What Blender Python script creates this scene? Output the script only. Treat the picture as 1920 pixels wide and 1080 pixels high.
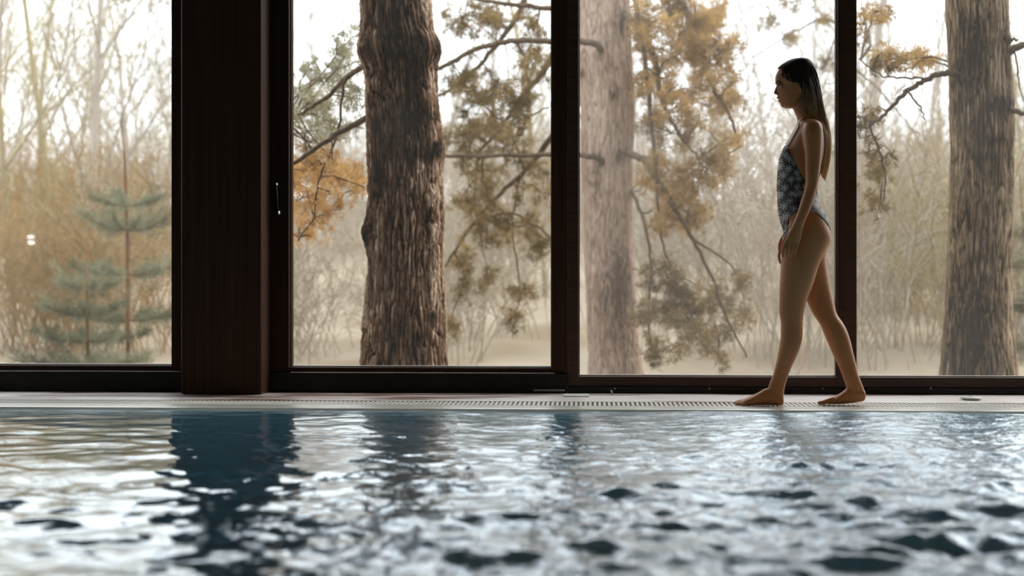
import bpy, bmesh, math, random
import numpy as np
from mathutils import Vector, Matrix
from mathutils.bvhtree import BVHTree

random.seed(7); rng = np.random.default_rng(7)
for o in list(bpy.data.objects): bpy.data.objects.remove(o)
scn = bpy.context.scene
C = scn.collection

# ------------------------------------------------------------------ camera, sky, light, exposure
F = 2666.7; CH = 0.57; YAW = math.radians(3.0)
cam_d = bpy.data.cameras.new('camera'); cam = bpy.data.objects.new('camera', cam_d); C.objects.link(cam)
cam.location = (0, 0, CH); cam.rotation_euler = (math.pi/2, 0, YAW)
cam_d.sensor_width = 36; cam_d.lens = 50; cam_d.clip_end = 500
cam_d.dof.use_dof = True; cam_d.dof.focus_distance = 6.95; cam_d.dof.aperture_fstop = 1.7
scn.camera = cam
scn.view_settings.view_transform = 'Standard'; scn.view_settings.look = 'None'
scn.view_settings.gamma = 1; scn.view_settings.use_curve_mapping = False
scn.view_settings.exposure = 0.0

w = bpy.data.worlds.new('overcast_sky'); scn.world = w; w.use_nodes = True
wn = w.node_tree; wn.nodes.clear()
bg = wn.nodes.new('ShaderNodeBackground'); wo = wn.nodes.new('ShaderNodeOutputWorld')
bg.inputs['Color'].default_value = (0.92, 0.96, 1.0, 1); bg.inputs['Strength'].default_value = 2.7
wn.links.new(bg.outputs[0], wo.inputs[0])

sd = bpy.data.lights.new('sun', 'SUN'); sd.energy = 3.0; sd.angle = math.radians(40); sd.color = (1, .93, .84)
so = bpy.data.objects.new('sun', sd); C.objects.link(so)
so.rotation_euler = Vector((-0.62, -0.36, -0.62)).to_track_quat('-Z', 'Y').to_euler()

# ------------------------------------------------------------------ helpers
def ray(px, py):
    a = (px-960)/F; b = (540-py)/F
    return np.array([-math.sin(YAW)+math.cos(YAW)*a, math.cos(YAW)+math.sin(YAW)*a, b])
def at(px, py, Y):
    r = ray(px, py); t = Y/r[1]
    return Vector((r[0]*t, Y, CH+r[2]*t))
def proj(P):
    P = np.asarray(P, float); x, y, z = P[..., 0], P[..., 1], P[..., 2]-CH
    d = -math.sin(YAW)*x+math.cos(YAW)*y; r = math.cos(YAW)*x+math.sin(YAW)*y
    return np.stack([960+F*r/d, 540-F*z/d], -1)
def tag(o, label=None, cat=None, group=None, kind=None):
    if label: o['label'] = label
    if cat: o['category'] = cat
    if group: o['group'] = group
    if kind: o['kind'] = kind
    return o
def empty(name, loc=(0, 0, 0)):
    o = bpy.data.objects.new(name, None); o.location = loc; o.empty_display_size = .1; C.objects.link(o); return o
class MB:
    def __init__(s): s.v = []; s.f = []; s.n = 0
    def add(s, v, f):
        s.v.append(np.asarray(v, float)); s.f += [tuple(i+s.n for i in q) for q in f]; s.n += len(v)
    def box(s, a, b):
        x0, y0, z0 = a; x1, y1, z1 = b
        s.add([(x0,y0,z0),(x1,y0,z0),(x1,y1,z0),(x0,y1,z0),(x0,y0,z1),(x1,y0,z1),(x1,y1,z1),(x0,y1,z1)],
              [(0,3,2,1),(4,5,6,7),(0,1,5,4),(1,2,6,5),(2,3,7,6),(3,0,4,7)])
    def tube(s, pts, rad, n=6, caps=True):
        P = np.asarray(pts, float); m = len(P); R = np.broadcast_to(np.asarray(rad, float), (m,))
        T = np.gradient(P, axis=0); T /= np.linalg.norm(T, axis=1)[:, None]+1e-9
        ref = np.array([.13, .97, .2]) if abs(T[0][1]) < .9 else np.array([1., 0, .1])
        A = np.cross(T, ref); A /= np.linalg.norm(A, axis=1)[:, None]+1e-9
        B = np.cross(T, A); th = np.arange(n)*2*math.pi/n
        V = P[:, None]+R[:, None, None]*(np.cos(th)[None, :, None]*A[:, None]+np.sin(th)[None, :, None]*B[:, None])
        f = [(i*n+j, i*n+(j+1) % n, (i+1)*n+(j+1) % n, (i+1)*n+j) for i in range(m-1) for j in range(n)]
        if caps: f += [tuple(range(n))[::-1], tuple((m-1)*n+j for j in range(n))]
        s.add(V.reshape(-1, 3), f)
    def ell(s, c, r, n=16, m=10):
        vs = [(c[0], c[1], c[2]+r[2])]
        for i in range(1, m):
            ph = math.pi*i/m
            for j in range(n):
                t = 2*math.pi*j/n; vs.append((c[0]+r[0]*math.sin(ph)*math.cos(t), c[1]+r[1]*math.sin(ph)*math.sin(t), c[2]+r[2]*math.cos(ph)))
        vs.append((c[0], c[1], c[2]-r[2])); f = []
        for j in range(n): f.append((0, 1+j, 1+(j+1) % n))
        for i in range(m-2):
            for j in range(n): a = 1+i*n+j; b = 1+i*n+(j+1) % n; f.append((a, a+n, b+n, b))
        k = 1+(m-2)*n
        for j in range(n): f.append((k+j, len(vs)-1, k+(j+1) % n))
        s.add(vs, f)
    def mesh(s, name, mat=None, smooth=False, origin=(0, 0, 0)):
        me = bpy.data.meshes.new(name); V = np.concatenate(s.v)-np.asarray(origin, float)
        me.from_pydata(V.tolist(), [], s.f); me.update()
        if mat: me.materials.append(mat)
        if smooth: me.polygons.foreach_set('use_smooth', [True]*len(me.polygons))
        return me
    def build(s, name, mat=None, parent=None, smooth=False, bevel=0):
        org = np.array(parent_world(parent)) if parent else np.zeros(3)
        o = bpy.data.objects.new(name, s.mesh(name, mat, smooth, org)); C.objects.link(o)
        if parent: o.parent = parent
        if bevel:
            b = o.modifiers.new('bevel', 'BEVEL'); b.width = bevel; b.segments = 2; b.limit_method = 'ANGLE'
        return o
def parent_world(p):
    v = Vector((0, 0, 0))
    while p: v += p.location; p = p.parent
    return v
def boxobj(name, a, b, mat, parent=None, bevel=0.004, kind=None):
    m = MB(); m.box(a, b)
    if parent is None:
        c = ((a[0]+b[0])/2, (a[1]+b[1])/2, a[2])
        o = bpy.data.objects.new(name, m.mesh(name, mat, False, c)); o.location = c; C.objects.link(o)
        if bevel: bb = o.modifiers.new('bevel', 'BEVEL'); bb.width = bevel; bb.segments = 2
    else: o = m.build(name, mat, parent, False, bevel)
    if kind: o['kind'] = kind
    return o

# gradient noise
_p = rng.permutation(256); _p = np.concatenate([_p, _p]); _g = rng.normal(size=(256, 3)); _g /= np.linalg.norm(_g, axis=1)[:, None]
def noise(x, y, z):
    x, y, z = np.broadcast_arrays(np.asarray(x, float), y, z)
    xi, yi, zi = np.floor(x).astype(int), np.floor(y).astype(int), np.floor(z).astype(int)
    xf, yf, zf = x-xi, y-yi, z-zi; fd = lambda t: t*t*t*(t*(t*6-15)+10)
    u, v, w_ = fd(xf), fd(yf), fd(zf); out = 0
    for a in (0, 1):
        for b in (0, 1):
            for c in (0, 1):
                h = _p[(_p[(_p[(xi+a) & 255]+yi+b) & 255]+zi+c) & 255]; g = _g[h]
                d = g[..., 0]*(xf-a)+g[..., 1]*(yf-b)+g[..., 2]*(zf-c)
                out = out+d*(u if a else 1-u)*(v if b else 1-v)*(w_ if c else 1-w_)
    return out*1.5
def fbm(x, y, z, o=4):
    s = 0; a = 1; t = 0
    for i in range(o): s = s+a*noise(x*2**i+i*7.1, y*2**i, z*2**i); t += a; a *= .5
    return s/t

# ------------------------------------------------------------------ materials
def mat(name):
    m = bpy.data.materials.new(name); m.use_nodes = True; nt = m.node_tree
    return m, nt, nt.nodes['Principled BSDF'], nt.nodes['Material Output']
def N(nt, t, **k):
    n = nt.nodes.new(t)
    for a, b in k.items():
        if hasattr(n, a): setattr(n, a, b)
        else: n.inputs[a.replace('_', ' ')].default_value = b
    return n
def noisy(name, c1, c2, scale=(5, 5, 5), rough=.6, bump=.0, spec=.3, detail=4, lo=.35, hi=.65, rough2=None, metallic=0, sheen=0, trans=0):
    m, nt, p, out = mat(name)
    tc = N(nt, 'ShaderNodeTexCoord'); mp = N(nt, 'ShaderNodeMapping'); mp.inputs['Scale'].default_value = scale
    nz = N(nt, 'ShaderNodeTexNoise', Scale=1.0, Detail=detail); cr = N(nt, 'ShaderNodeValToRGB')
    cr.color_ramp.elements[0].position = lo; cr.color_ramp.elements[1].position = hi
    cr.color_ramp.elements[0].color = (*c1, 1); cr.color_ramp.elements[1].color = (*c2, 1)
    L = nt.links.new
    L(tc.outputs['Object'], mp.inputs[0]); L(mp.outputs[0], nz.inputs['Vector']); L(nz.outputs[0], cr.inputs[0]); L(cr.outputs[0], p.inputs['Base Color'])
    p.inputs['Roughness'].default_value = rough; p.inputs['Specular IOR Level'].default_value = spec; p.inputs['Metallic'].default_value = metallic
    if rough2 is not None:
        mr = N(nt, 'ShaderNodeMapRange'); mr.inputs[1].default_value = lo; mr.inputs[2].default_value = hi; mr.inputs[3].default_value = rough; mr.inputs[4].default_value = rough2
        L(nz.outputs[0], mr.inputs[0]); L(mr.outputs[0], p.inputs['Roughness'])
    if bump:
        bp = N(nt, 'ShaderNodeBump', Strength=bump, Distance=.01); L(nz.outputs[0], bp.inputs['Height']); L(bp.outputs[0], p.inputs['Normal'])
    if trans:
        tr = N(nt, 'ShaderNodeBsdfTranslucent'); mx = N(nt, 'ShaderNodeMixShader'); mx.inputs[0].default_value = trans
        L(cr.outputs[0], tr.inputs[0]); L(p.outputs[0], mx.inputs[1]); L(tr.outputs[0], mx.inputs[2]); L(mx.outputs[0], out.inputs[0])
    return m
M = {}
M['wood'] = noisy('stained_wood', (.030, .013, .006), (.048, .021, .010), (60, 60, 1.2), .5, .15, .15)
M['wood_red'] = noisy('red_stained_wood', (.042, .019, .010), (.066, .028, .014), (2, 60, 60), .4, .12, .4)
M['black'] = noisy('black_metal_track', (.008, .008, .006), (.014, .014, .011), (9, 9, 9), .55, .05, .25)
M['alu'] = noisy('aluminium_strip', (.28, .27, .25), (.42, .41, .39), (12, 40, 40), .45, 0, .5, metallic=.3)
M['chrome'] = noisy('worn_chrome', (.55, .55, .53), (.75, .75, .73), (40, 40, 40), .25, 0, .5, metallic=1)
M['plastic'] = noisy('white_plastic', (.62, .62, .57), (.72, .72, .67), (8, 8, 8), .45, 0, .4)
M['deck'] = noisy('wet_terracotta_painted_sheen', (.26, .11, .06), (.66, .60, .58), (1.3, 9, 3), .3, .03, .9, 6, .44, .50, rough2=.5)  # pale tone paints the sky's sheen over the brown terracotta
M['rim'] = noisy('pale_pool_rim', (.60, .60, .54), (.72, .72, .66), (6, 20, 6), .25, .02, .5)
M['under'] = noisy('gutter_dark', (.03, .028, .022), (.05, .045, .035), (6, 6, 6), .6)
M['wall'] = noisy('warm_plaster', (.26, .20, .14), (.32, .25, .17), (2, 2, 2), .8, .05, .2)
M['ceil'] = noisy('dark_wood_ceiling', (.13, .10, .07), (.19, .145, .10), (1, 30, 1), .6, .05, .2)
M['soil'] = noisy('dry_grass_ground', (.27, .215, .15), (.42, .36, .28), (.7, .5, .7), .95, 0, .05, 6, .35, .68)
M['twig'] = noisy('pale_bare_twigs', (.33, .29, .245), (.46, .41, .35), (2, 2, 1), .85, 0, .1)
M['twig_olive'] = noisy('olive_bare_twigs', (.28, .235, .13), (.40, .34, .20), (2, 2, 1), .85, 0, .1)
M['twig_gold'] = noisy('golden_brush', (.36, .235, .095), (.48, .34, .17), (1.5, 1.5, 1), .85, 0, .1, trans=.3)
M['twig_tan'] = noisy('tan_brush', (.44, .385, .31), (.60, .535, .45), (1.5, 1.5, 1), .85, 0, .1, trans=.3)
M['branch'] = noisy('pine_branch_bark', (.10, .07, .046), (.18, .135, .09), (14, 14, 14), .85, .1, .15)
M['sapling'] = noisy('sapling_bark', (.12, .055, .025), (.24, .12, .05), (9, 9, 5), .85, .1, .15)
M['needle_gold'] = noisy('golden_brown_needles', (.20, .125, .045), (.62, .42, .17), (2.2, 2.2, 2.2), .7, 0, .15, 3, .35, .65, trans=.35)
M['needle_orange'] = noisy('rusty_needles', (.46, .27, .09), (.80, .54, .25), (2.2, 2.2, 2.2), .7, 0, .15, 3, .35, .65, trans=.4)
M['needle_brown'] = noisy('brown_olive_needles', (.12, .085, .036), (.40, .29, .13), (2.2, 2.2, 2.2), .7, 0, .15, 3, .35, .65, trans=.3)
M['needle_green'] = noisy('grey_green_needles', (.26, .25, .15), (.56, .53, .38), (2.2, 2.2, 2.2), .7, 0, .15, 3, .35, .65, trans=.3)
M['needle_pine'] = noisy('grey_olive_pine_needles', (.10, .11, .06), (.33, .34, .22), (2.2, 2.2, 2.2), .7, 0, .15, 3, .35, .65, trans=.3)
M['skin'] = noisy('skin', (.44, .175, .062), (.49, .20, .074), (9, 9, 9), .42, 0, .35)
M['skin'].node_tree.nodes['Principled BSDF'].inputs['Subsurface Weight'].default_value = .12
M['skin'].node_tree.nodes['Principled BSDF'].inputs['Subsurface Radius'].default_value = (.02, .008, .004)
M['lip'] = noisy('lips', (.42, .14, .09), (.46, .16, .10), (30, 30, 30), .35, 0, .4)
M['eye'] = noisy('eye_white', (.36, .32, .28), (.42, .38, .33), (30, 30, 30), .3, 0, .3)
M['brow'] = noisy('eyebrow_hair', (.03, .018, .01), (.05, .03, .018), (90, 90, 90), .7)
M['iris'] = noisy('iris', (.03, .02, .012), (.06, .035, .02), (90, 90, 90), .1, 0, .6)

for k_ in ('deck', 'rim'):
    p_ = M[k_].node_tree.nodes['Principled BSDF']; p_.inputs['Coat Weight'].default_value = 1; p_.inputs['Coat Roughness'].default_value = .42
def attr_bark(name, dark, mid, light):
    m, nt, p, out = mat(name); L = nt.links.new
    at_ = N(nt, 'ShaderNodeAttribute'); at_.attribute_name = 'tone'
    cr = N(nt, 'ShaderNodeValToRGB'); e = cr.color_ramp.elements
    e[0].position = .0; e[0].color = (*dark, 1); e[1].position = 1; e[1].color = (*light, 1)
    q = e.new(.5); q.color = (*mid, 1)
    tc = N(nt, 'ShaderNodeTexCoord'); mp = N(nt, 'ShaderNodeMapping'); mp.inputs['Scale'].default_value = (85, 85, 16)
    nz = N(nt, 'ShaderNodeTexNoise', Scale=1.0, Detail=6)
    mx = N(nt, 'ShaderNodeMath'); mx.operation = 'MULTIPLY_ADD'; mx.inputs[1].default_value = .9; 
    L(tc.outputs['Object'], mp.inputs[0]); L(mp.outputs[0], nz.inputs['Vector']); L(nz.outputs[0], mx.inputs[0])
    sb = N(nt, 'ShaderNodeMath'); sb.operation = 'SUBTRACT'; sb.inputs[1].default_value = .45
    L(at_.outputs['Fac'], sb.inputs[0]); L(sb.outputs[0], mx.inputs[2]); L(mx.outputs[0], cr.inputs[0]); L(cr.outputs[0], p.inputs['Base Color'])
    bp = N(nt, 'ShaderNodeBump', Strength=.5, Distance=.01); L(nz.outputs[0], bp.inputs['Height']); L(bp.outputs[0], p.inputs['Normal'])
    p.inputs['Roughness'].default_value = .85; p.inputs['Specular IOR Level'].default_value = .15
    return m
M['bark1'] = attr_bark('furrowed_pine_bark', (.010, .006, .004), (.25, .145, .085), (.70, .54, .41))
M['bark2'] = attr_bark('pale_scaly_bark', (.13, .085, .06), (.46, .345, .27), (.70, .56, .47))
M['bark3'] = attr_bark('grey_brown_bark', (.018, .012, .007), (.22, .155, .09), (.55, .42, .29))

def glass(name, film, speck=0.0):
    m, nt, p, out = mat(name); L = nt.links.new; nt.nodes.remove(p)
    tr = N(nt, 'ShaderNodeBsdfTransparent'); tr.inputs[0].default_value = (.97, .975, .97, 1)
    gl = N(nt, 'ShaderNodeBsdfGlossy'); gl.inputs['Roughness'].default_value = 0.0
    lw = N(nt, 'ShaderNodeLayerWeight'); lw.inputs[0].default_value = .5
    pw = N(nt, 'ShaderNodeMath'); pw.operation = 'POWER'; pw.inputs[1].default_value = 5
    ma = N(nt, 'ShaderNodeMath'); ma.operation = 'MULTIPLY_ADD'; ma.inputs[1].default_value = .8; ma.inputs[2].default_value = .03
    L(lw.outputs['Facing'], pw.inputs[0]); L(pw.outputs[0], ma.inputs[0])
    m1 = N(nt, 'ShaderNodeMixShader'); L(ma.outputs[0], m1.inputs[0]); L(tr.outputs[0], m1.inputs[1]); L(gl.outputs[0], m1.inputs[2])
    tl = N(nt, 'ShaderNodeBsdfTranslucent'); tl.inputs[0].default_value = (.9, .86, .82, 1)
    tc = N(nt, 'ShaderNodeTexCoord'); n1 = N(nt, 'ShaderNodeTexNoise', Scale=1.6, Detail=5)
    L(tc.outputs['Object'], n1.inputs['Vector'])
    a = N(nt, 'ShaderNodeMath'); a.operation = 'MULTIPLY'; a.inputs[1].default_value = film*1.5; L(n1.outputs[0], a.inputs[0])
    fac = a
    if speck:
        v = N(nt, 'ShaderNodeTexVoronoi', Scale=75.0); L(tc.outputs['Object'], v.inputs['Vector'])
        lt = N(nt, 'ShaderNodeMath'); lt.operation = 'LESS_THAN'; lt.inputs[1].default_value = .13; L(v.outputs['Distance'], lt.inputs[0])
        n2 = N(nt, 'ShaderNodeTexNoise', Scale=2.5, Detail=3); L(tc.outputs['Object'], n2.inputs['Vector'])
        g2 = N(nt, 'ShaderNodeMath'); g2.operation = 'GREATER_THAN'; g2.inputs[1].default_value = .5; L(n2.outputs[0], g2.inputs[0])
        mu = N(nt, 'ShaderNodeMath'); mu.operation = 'MULTIPLY'; L(lt.outputs[0], mu.inputs[0]); L(g2.outputs[0], mu.inputs[1])
        m3 = N(nt, 'ShaderNodeMath'); m3.operation = 'MULTIPLY_ADD'; m3.inputs[1].default_value = speck; L(mu.outputs[0], m3.inputs[0]); L(a.outputs[0], m3.inputs[2]); fac = m3
    m2 = N(nt, 'ShaderNodeMixShader'); L(fac.outputs[0], m2.inputs[0]); L(m1.outputs[0], m2.inputs[1]); L(tl.outputs[0], m2.inputs[2]); L(m2.outputs[0], out.inputs[0])
    return m
M['glass_left'] = glass('thin_dusty_glass', .032, .12)
M['glass_clear'] = glass('nearly_clean_glass', .013, .10)
M['glass_dusty'] = glass('dusty_speckled_glass', .045, .22)
M['glass_right'] = glass('lightly_dusty_glass', .03, .10)

def water_mat():
    m, nt, p, out = mat('pool_water'); L = nt.links.new; nt.nodes.remove(p)
    df = N(nt, 'ShaderNodeBsdfDiffuse'); df.inputs[0].default_value = (.17, .50, .72, 1)
    gl = N(nt, 'ShaderNodeBsdfGlossy'); gl.inputs['Roughness'].default_value = .02; gl.inputs[0].default_value = (.90, .955, 1, 1)
    tc = N(nt, 'ShaderNodeTexCoord'); mp = N(nt, 'ShaderNodeMapping'); mp.inputs['Scale'].default_value = (1, 1.5, 1)
    n1 = N(nt, 'ShaderNodeTexNoise', Scale=26.0, Detail=4); n1.inputs['Roughness'].default_value = .6
    L(tc.outputs['Object'], mp.inputs[0]); L(mp.outputs[0], n1.inputs['Vector'])
    sx = N(nt, 'ShaderNodeSeparateXYZ'); L(tc.outputs['Object'], sx.inputs[0])
    mr = N(nt, 'ShaderNodeMapRange'); mr.inputs[1].default_value = -1.3; mr.inputs[2].default_value = .6; mr.inputs[3].default_value = .12; mr.inputs[4].default_value = 1.0
    L(sx.outputs[0], mr.inputs[0])
    bp = N(nt, 'ShaderNodeBump', Distance=.006); L(n1.outputs[0], bp.inputs['Height']); L(mr.outputs[0], bp.inputs['Strength'])
    L(bp.outputs[0], gl.inputs['Normal'])
    lw = N(nt, 'ShaderNodeLayerWeight'); lw.inputs[0].default_value = .5; L(bp.outputs[0], lw.inputs['Normal'])
    pw = N(nt, 'ShaderNodeMath'); pw.operation = 'POWER'; pw.inputs[1].default_value = 1.1
    ma = N(nt, 'ShaderNodeMath'); ma.operation = 'MULTIPLY_ADD'; ma.inputs[1].default_value = .95; ma.inputs[2].default_value = .0; ma.use_clamp = True
    L(lw.outputs['Facing'], pw.inputs[0]); L(pw.outputs[0], ma.inputs[0])
    mx = N(nt, 'ShaderNodeMixShader'); L(ma.outputs[0], mx.inputs[0]); L(df.outputs[0], mx.inputs[1]); L(gl.outputs[0], mx.inputs[2]); L(mx.outputs[0], out.inputs[0])
    return m
M['water'] = water_mat()

def suit_mat():
    m, nt, p, out = mat('palm_print_swimsuit'); L = nt.links.new
    tc = N(nt, 'ShaderNodeTexCoord'); sx = N(nt, 'ShaderNodeSeparateXYZ'); L(tc.outputs['Object'], sx.inputs[0])
    cx = N(nt, 'ShaderNodeCombineXYZ'); L(sx.outputs[0], cx.inputs[0]); L(sx.outputs[2], cx.inputs[1])
    def math_(op, a, b=None, cl=False):
        n = N(nt, 'ShaderNodeMath'); n.operation = op; n.use_clamp = cl
        for i, q in enumerate((a, b)):
            if q is None: continue
            if isinstance(q, (int, float)): n.inputs[i].default_value = q
            else: L(q, n.inputs[i])
        return n.outputs[0]
    total = None
    for sc, off, npet in ((19.0, (0, 0, 0), 3.5), (19.0, (.026, .031, 0), 4.0)):
        mp = N(nt, 'ShaderNodeMapping'); mp.inputs['Location'].default_value = off; L(cx.outputs[0], mp.inputs[0])
        vo = N(nt, 'ShaderNodeTexVoronoi', Scale=sc); vo.voronoi_dimensions = '2D'; vo.inputs['Randomness'].default_value = .45; L(mp.outputs[0], vo.inputs['Vector'])
        sub = N(nt, 'ShaderNodeVectorMath'); sub.operation = 'SUBTRACT'; L(mp.outputs[0], sub.inputs[0]); L(vo.outputs['Position'], sub.inputs[1])
        s2 = N(nt, 'ShaderNodeSeparateXYZ'); L(sub.outputs[0], s2.inputs[0])
        x, y = s2.outputs[0], s2.outputs[1]
        r = math_('SQRT', math_('ADD', math_('MULTIPLY', x, x), math_('MULTIPLY', y, y)))
        ang = math_('ADD', math_('ARCTAN2', y, x), math_('MULTIPLY', r, 10.0))
        pet = math_('POWER', math_('ABSOLUTE', math_('COSINE', math_('MULTIPLY', ang, npet))), 2.6)
        lim = math_('MULTIPLY', math_('ADD', pet, .10), .0175)
        star = math_('LESS_THAN', r, lim)
        stem = math_('MULTIPLY', math_('LESS_THAN', math_('ABSOLUTE', x), .0009), math_('LESS_THAN', y, 0.0))
        both = math_('MAXIMUM', star, stem)
        total = both if total is None else math_('MAXIMUM', total, both)
    mx = N(nt, 'ShaderNodeMix'); mx.data_type = 'RGBA'; L(total, mx.inputs[0])
    mx.inputs[6].default_value = (.030, .019, .021, 1); mx.inputs[7].default_value = (.40, .41, .39, 1)
    L(mx.outputs[2], p.inputs['Base Color']); p.inputs['Roughness'].default_value = .6
    return m
M['suit'] = suit_mat()
M['strap'] = noisy('dark_strap', (.03, .018, .022), (.05, .03, .035), (50, 50, 50), .6)

def hair_mat():
    m, nt, p, out = mat('brown_to_blond_hair'); L = nt.links.new
    tc = N(nt, 'ShaderNodeTexCoord'); sx = N(nt, 'ShaderNodeSeparateXYZ'); L(tc.outputs['Object'], sx.inputs[0])
    mp = N(nt, 'ShaderNodeMapping'); mp.inputs['Scale'].default_value = (90, 90, 4); nz = N(nt, 'ShaderNodeTexNoise', Scale=1.0, Detail=3)
    L(tc.outputs['Object'], mp.inputs[0]); L(mp.outputs[0], nz.inputs['Vector'])
    ad = N(nt, 'ShaderNodeMath'); ad.operation = 'MULTIPLY_ADD'; ad.inputs[1].default_value = .35; L(nz.outputs[0], ad.inputs[0]); L(sx.outputs[2], ad.inputs[2])
    mr = N(nt, 'ShaderNodeMapRange'); mr.inputs[1].default_value = 1.74; mr.inputs[2].default_value = 1.45; L(ad.outputs[0], mr.inputs[0])
    cr = N(nt, 'ShaderNodeValToRGB'); e = cr.color_ramp.elements
    e[0].color = (.03, .017, .010, 1); e[1].color = (.78, .50, .22, 1); q = e.new(.45); q.color = (.50, .29, .12, 1)
    L(mr.outputs[0], cr.inputs[0]); L(cr.outputs[0], p.inputs['Base Color']); p.inputs['Roughness'].default_value = .45
    tr = N(nt, 'ShaderNodeBsdfTranslucent'); ms = N(nt, 'ShaderNodeMixShader'); ms.inputs[0].default_value = .45
    L(cr.outputs[0], tr.inputs[0]); L(p.outputs[0], ms.inputs[1]); L(tr.outputs[0], ms.inputs[2]); L(ms.outputs[0], out.inputs[0])
    return m
M['hair'] = hair_mat()
def emis(name, c, s):
    m, nt, p, out = mat(name); p.inputs['Emission Color'].default_value = (*c, 1); p.inputs['Emission Strength'].default_value = s; return m
M['lamp'] = emis('lamp_glow', (1, .96, .92), 26)

# ------------------------------------------------------------------ setting
YW = 7.70                                   # plane of the windows' room side
YE = 6.74                                   # pool edge
XL, XR, YB, ZC = -8.6, 8.0, -4.5, 3.35
GL = 7.80                                   # glass plane
def X(px, Y=YW): return at(px, 540, Y).x
def Z(py, px=960, Y=YW): return at(px, py, Y).z

# floor: deck strip, other decks, gutter and rim
deck = boxobj('floor', (XL, 7.15, -.12), (XR, YW+.30, 0), M['deck'], kind='structure', bevel=.003)
boxobj('floor', (XL, YB, -.12), (XR, 0.4, 0), M['deck'], kind='structure')
boxobj('floor', (XL, 6.93, -.14), (XR, 7.15, -.03), M['under'], kind='structure', bevel=0)
rim = MB(); 
prof = [(YE, -.5), (YE, -.018), (YE+.012, -.006), (YE+.03, -.002), (6.93, -.002), (6.93, -.5)]
rv = [(x, y, z) for x in (XL, XR) for (y, z) in prof]; n = len(prof)
rim.add(rv, [(i, i+1, n+i+1, n+i) for i in range(n-1)]+[tuple(range(n))[::-1], tuple(range(n, 2*n)), (n-1, 0, n, 2*n-1)])
o = rim.build('trim_2', M['rim']); o['kind'] = 'structure'
for nm_, a, b in (('wall_left', XL-.2, XL), ('wall_right', XR, XR+.2)):   # unseen side walls; the bare opening in each is added for fill light
    boxobj(nm_, (a, YB-.2, -.2), (b, -1.8, ZC), M['wall'], kind='structure')
    boxobj(nm_, (a, .3, -.2), (b, YW+.3, ZC), M['wall'], kind='structure')
    boxobj(nm_, (a, -1.8, 2.5), (b, .3, ZC), M['wall'], kind='structure')
    boxobj(nm_, (a, -1.8, -.2), (b, .3, .15), M['wall'], kind='structure')
boxobj('wall_front', (XL-.2, YB-.2, -.2), (XR+.2, YB, ZC), M['wall'], kind='structure')
boxobj('ceiling', (XL-.2, YB-.2, ZC), (XR+.2, YW+.5, ZC+.25), M['ceil'], kind='structure')
boxobj('wall_back', (XL-.2, YW-.05, 2.98), (XR+.2, YW+.3, ZC), M['wood'], kind='structure')
boxobj('wall_back', (XL-.2, YW+.02, -.6), (XR+.2, YW+.34, -.02), M['under'], kind='structure')

# column
cx0, cx1 = X(340, YW-.18), X(491, YW-.18)
col = boxobj('trim_1', (cx0, YW-.19, 0), (cx1, YW+.24, 3.0), M['wood'], kind='structure', bevel=.012)
tag(col, 'dark brown stained timber column between the leftmost pane and the sliding door')

def frame_unit(name, px0, px1, gx0, gx1, gb, base_h, gm, kind_door=False, top=2.9, slab='wood_red'):
    """px0/px1 outer edges, gx0/gx1 visible glass edges in pixels (None = metres), gb glass bottom z, base_h height of black base."""
    x0, x1, g0, g1 = px0, px1, gx0, gx1
    root = empty(name, ((x0+x1)/2, YW+.1, 0)); root['kind'] = 'structure'
    yf, yb = YW+.03, YW+.16
    boxobj('stile', (x0, yf, base_h), (g0, yb, top), M[slab], root)
    boxobj('stile', (g1, yf, base_h), (x1, yb, top), M[slab], root)
    boxobj('bottom_rail', (g0-.002, yf+.002, base_h), (g1+.002, yb-.002, gb), M[slab], root)
    boxobj('top_rail', (g0-.002, yf+.002, top-.09), (g1+.002, yb-.002, top+.08), M[slab], root)
    boxobj('base_track', (x0+.001, YW, 0.001), (x1-.001, yb+.02, base_h-.001), M['black'], root)
    boxobj('glazing_strip', (g0+.001, GL-.018, gb), (g1-.001, GL+.03, gb+.006), M['alu'], root, bevel=.001)
    for (a, b) in ((g0, g0+.006), (g1-.006, g1)):
        boxobj('glazing_bead', (a, GL-.03, gb+.006), (b, GL+.02, top-.09), M['wood'], root, bevel=.001)
    boxobj('glass_pane', (g0+.004, GL, gb+.004), (g1-.004, GL+.008, top-.088), gm, root, bevel=0)
    return root
zb1 = Z(684, 200, GL); zb2 = Z(688, 800, GL); zb3 = Z(705, 1300, GL)
win1 = frame_unit('window_1', XL+.02, X(352, YW), XL+.1, X(328, GL), zb1, Z(697, 200, YW), M['glass_left'], slab='wood')
boxobj('metal_lip', (XL+.02, YW-.004, Z(696, 200)-.003), (X(338), YW+.03, Z(696, 200)+.001), M['alu'], win1, bevel=.001)
door = frame_unit('door_1', X(495, YW), X(1063.5, YW), X(546.5, GL), X(1035, GL), zb2, Z(700, 800, YW), M['glass_clear'], slab='wood')
boxobj('metal_lip', (X(545), YW-.004, Z(699, 800)-.003), (X(1040), YW+.03, Z(699, 800)+.001), M['alu'], door, bevel=.001)
boxobj('guide_rail', (X(1000), YW-.012, .012), (X(1059), YW+.001, .022), M['alu'], door, bevel=.001)
win2 = frame_unit('window_2', X(1063.5, YW), X(1584, YW), X(1085, GL), X(1568, GL), zb3, Z(727, 1300, YW), M['glass_dusty'])
win3 = frame_unit('window_3', X(1584, YW), XR-2.6, X(1602, GL), XR-2.7, zb3, Z(727, 1300, YW), M['glass_right'])
win4 = frame_unit('window_4', XR-2.59, XR-.02, XR-2.5, XR-.1, zb3, Z(727, 1300, YW), M['glass_right'])
boxobj('frame_edge', (X(1572.5), YW+.022, zb3), (X(1575), YW+.031, 2.9), M['wood'], win2, bevel=.001)
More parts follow.
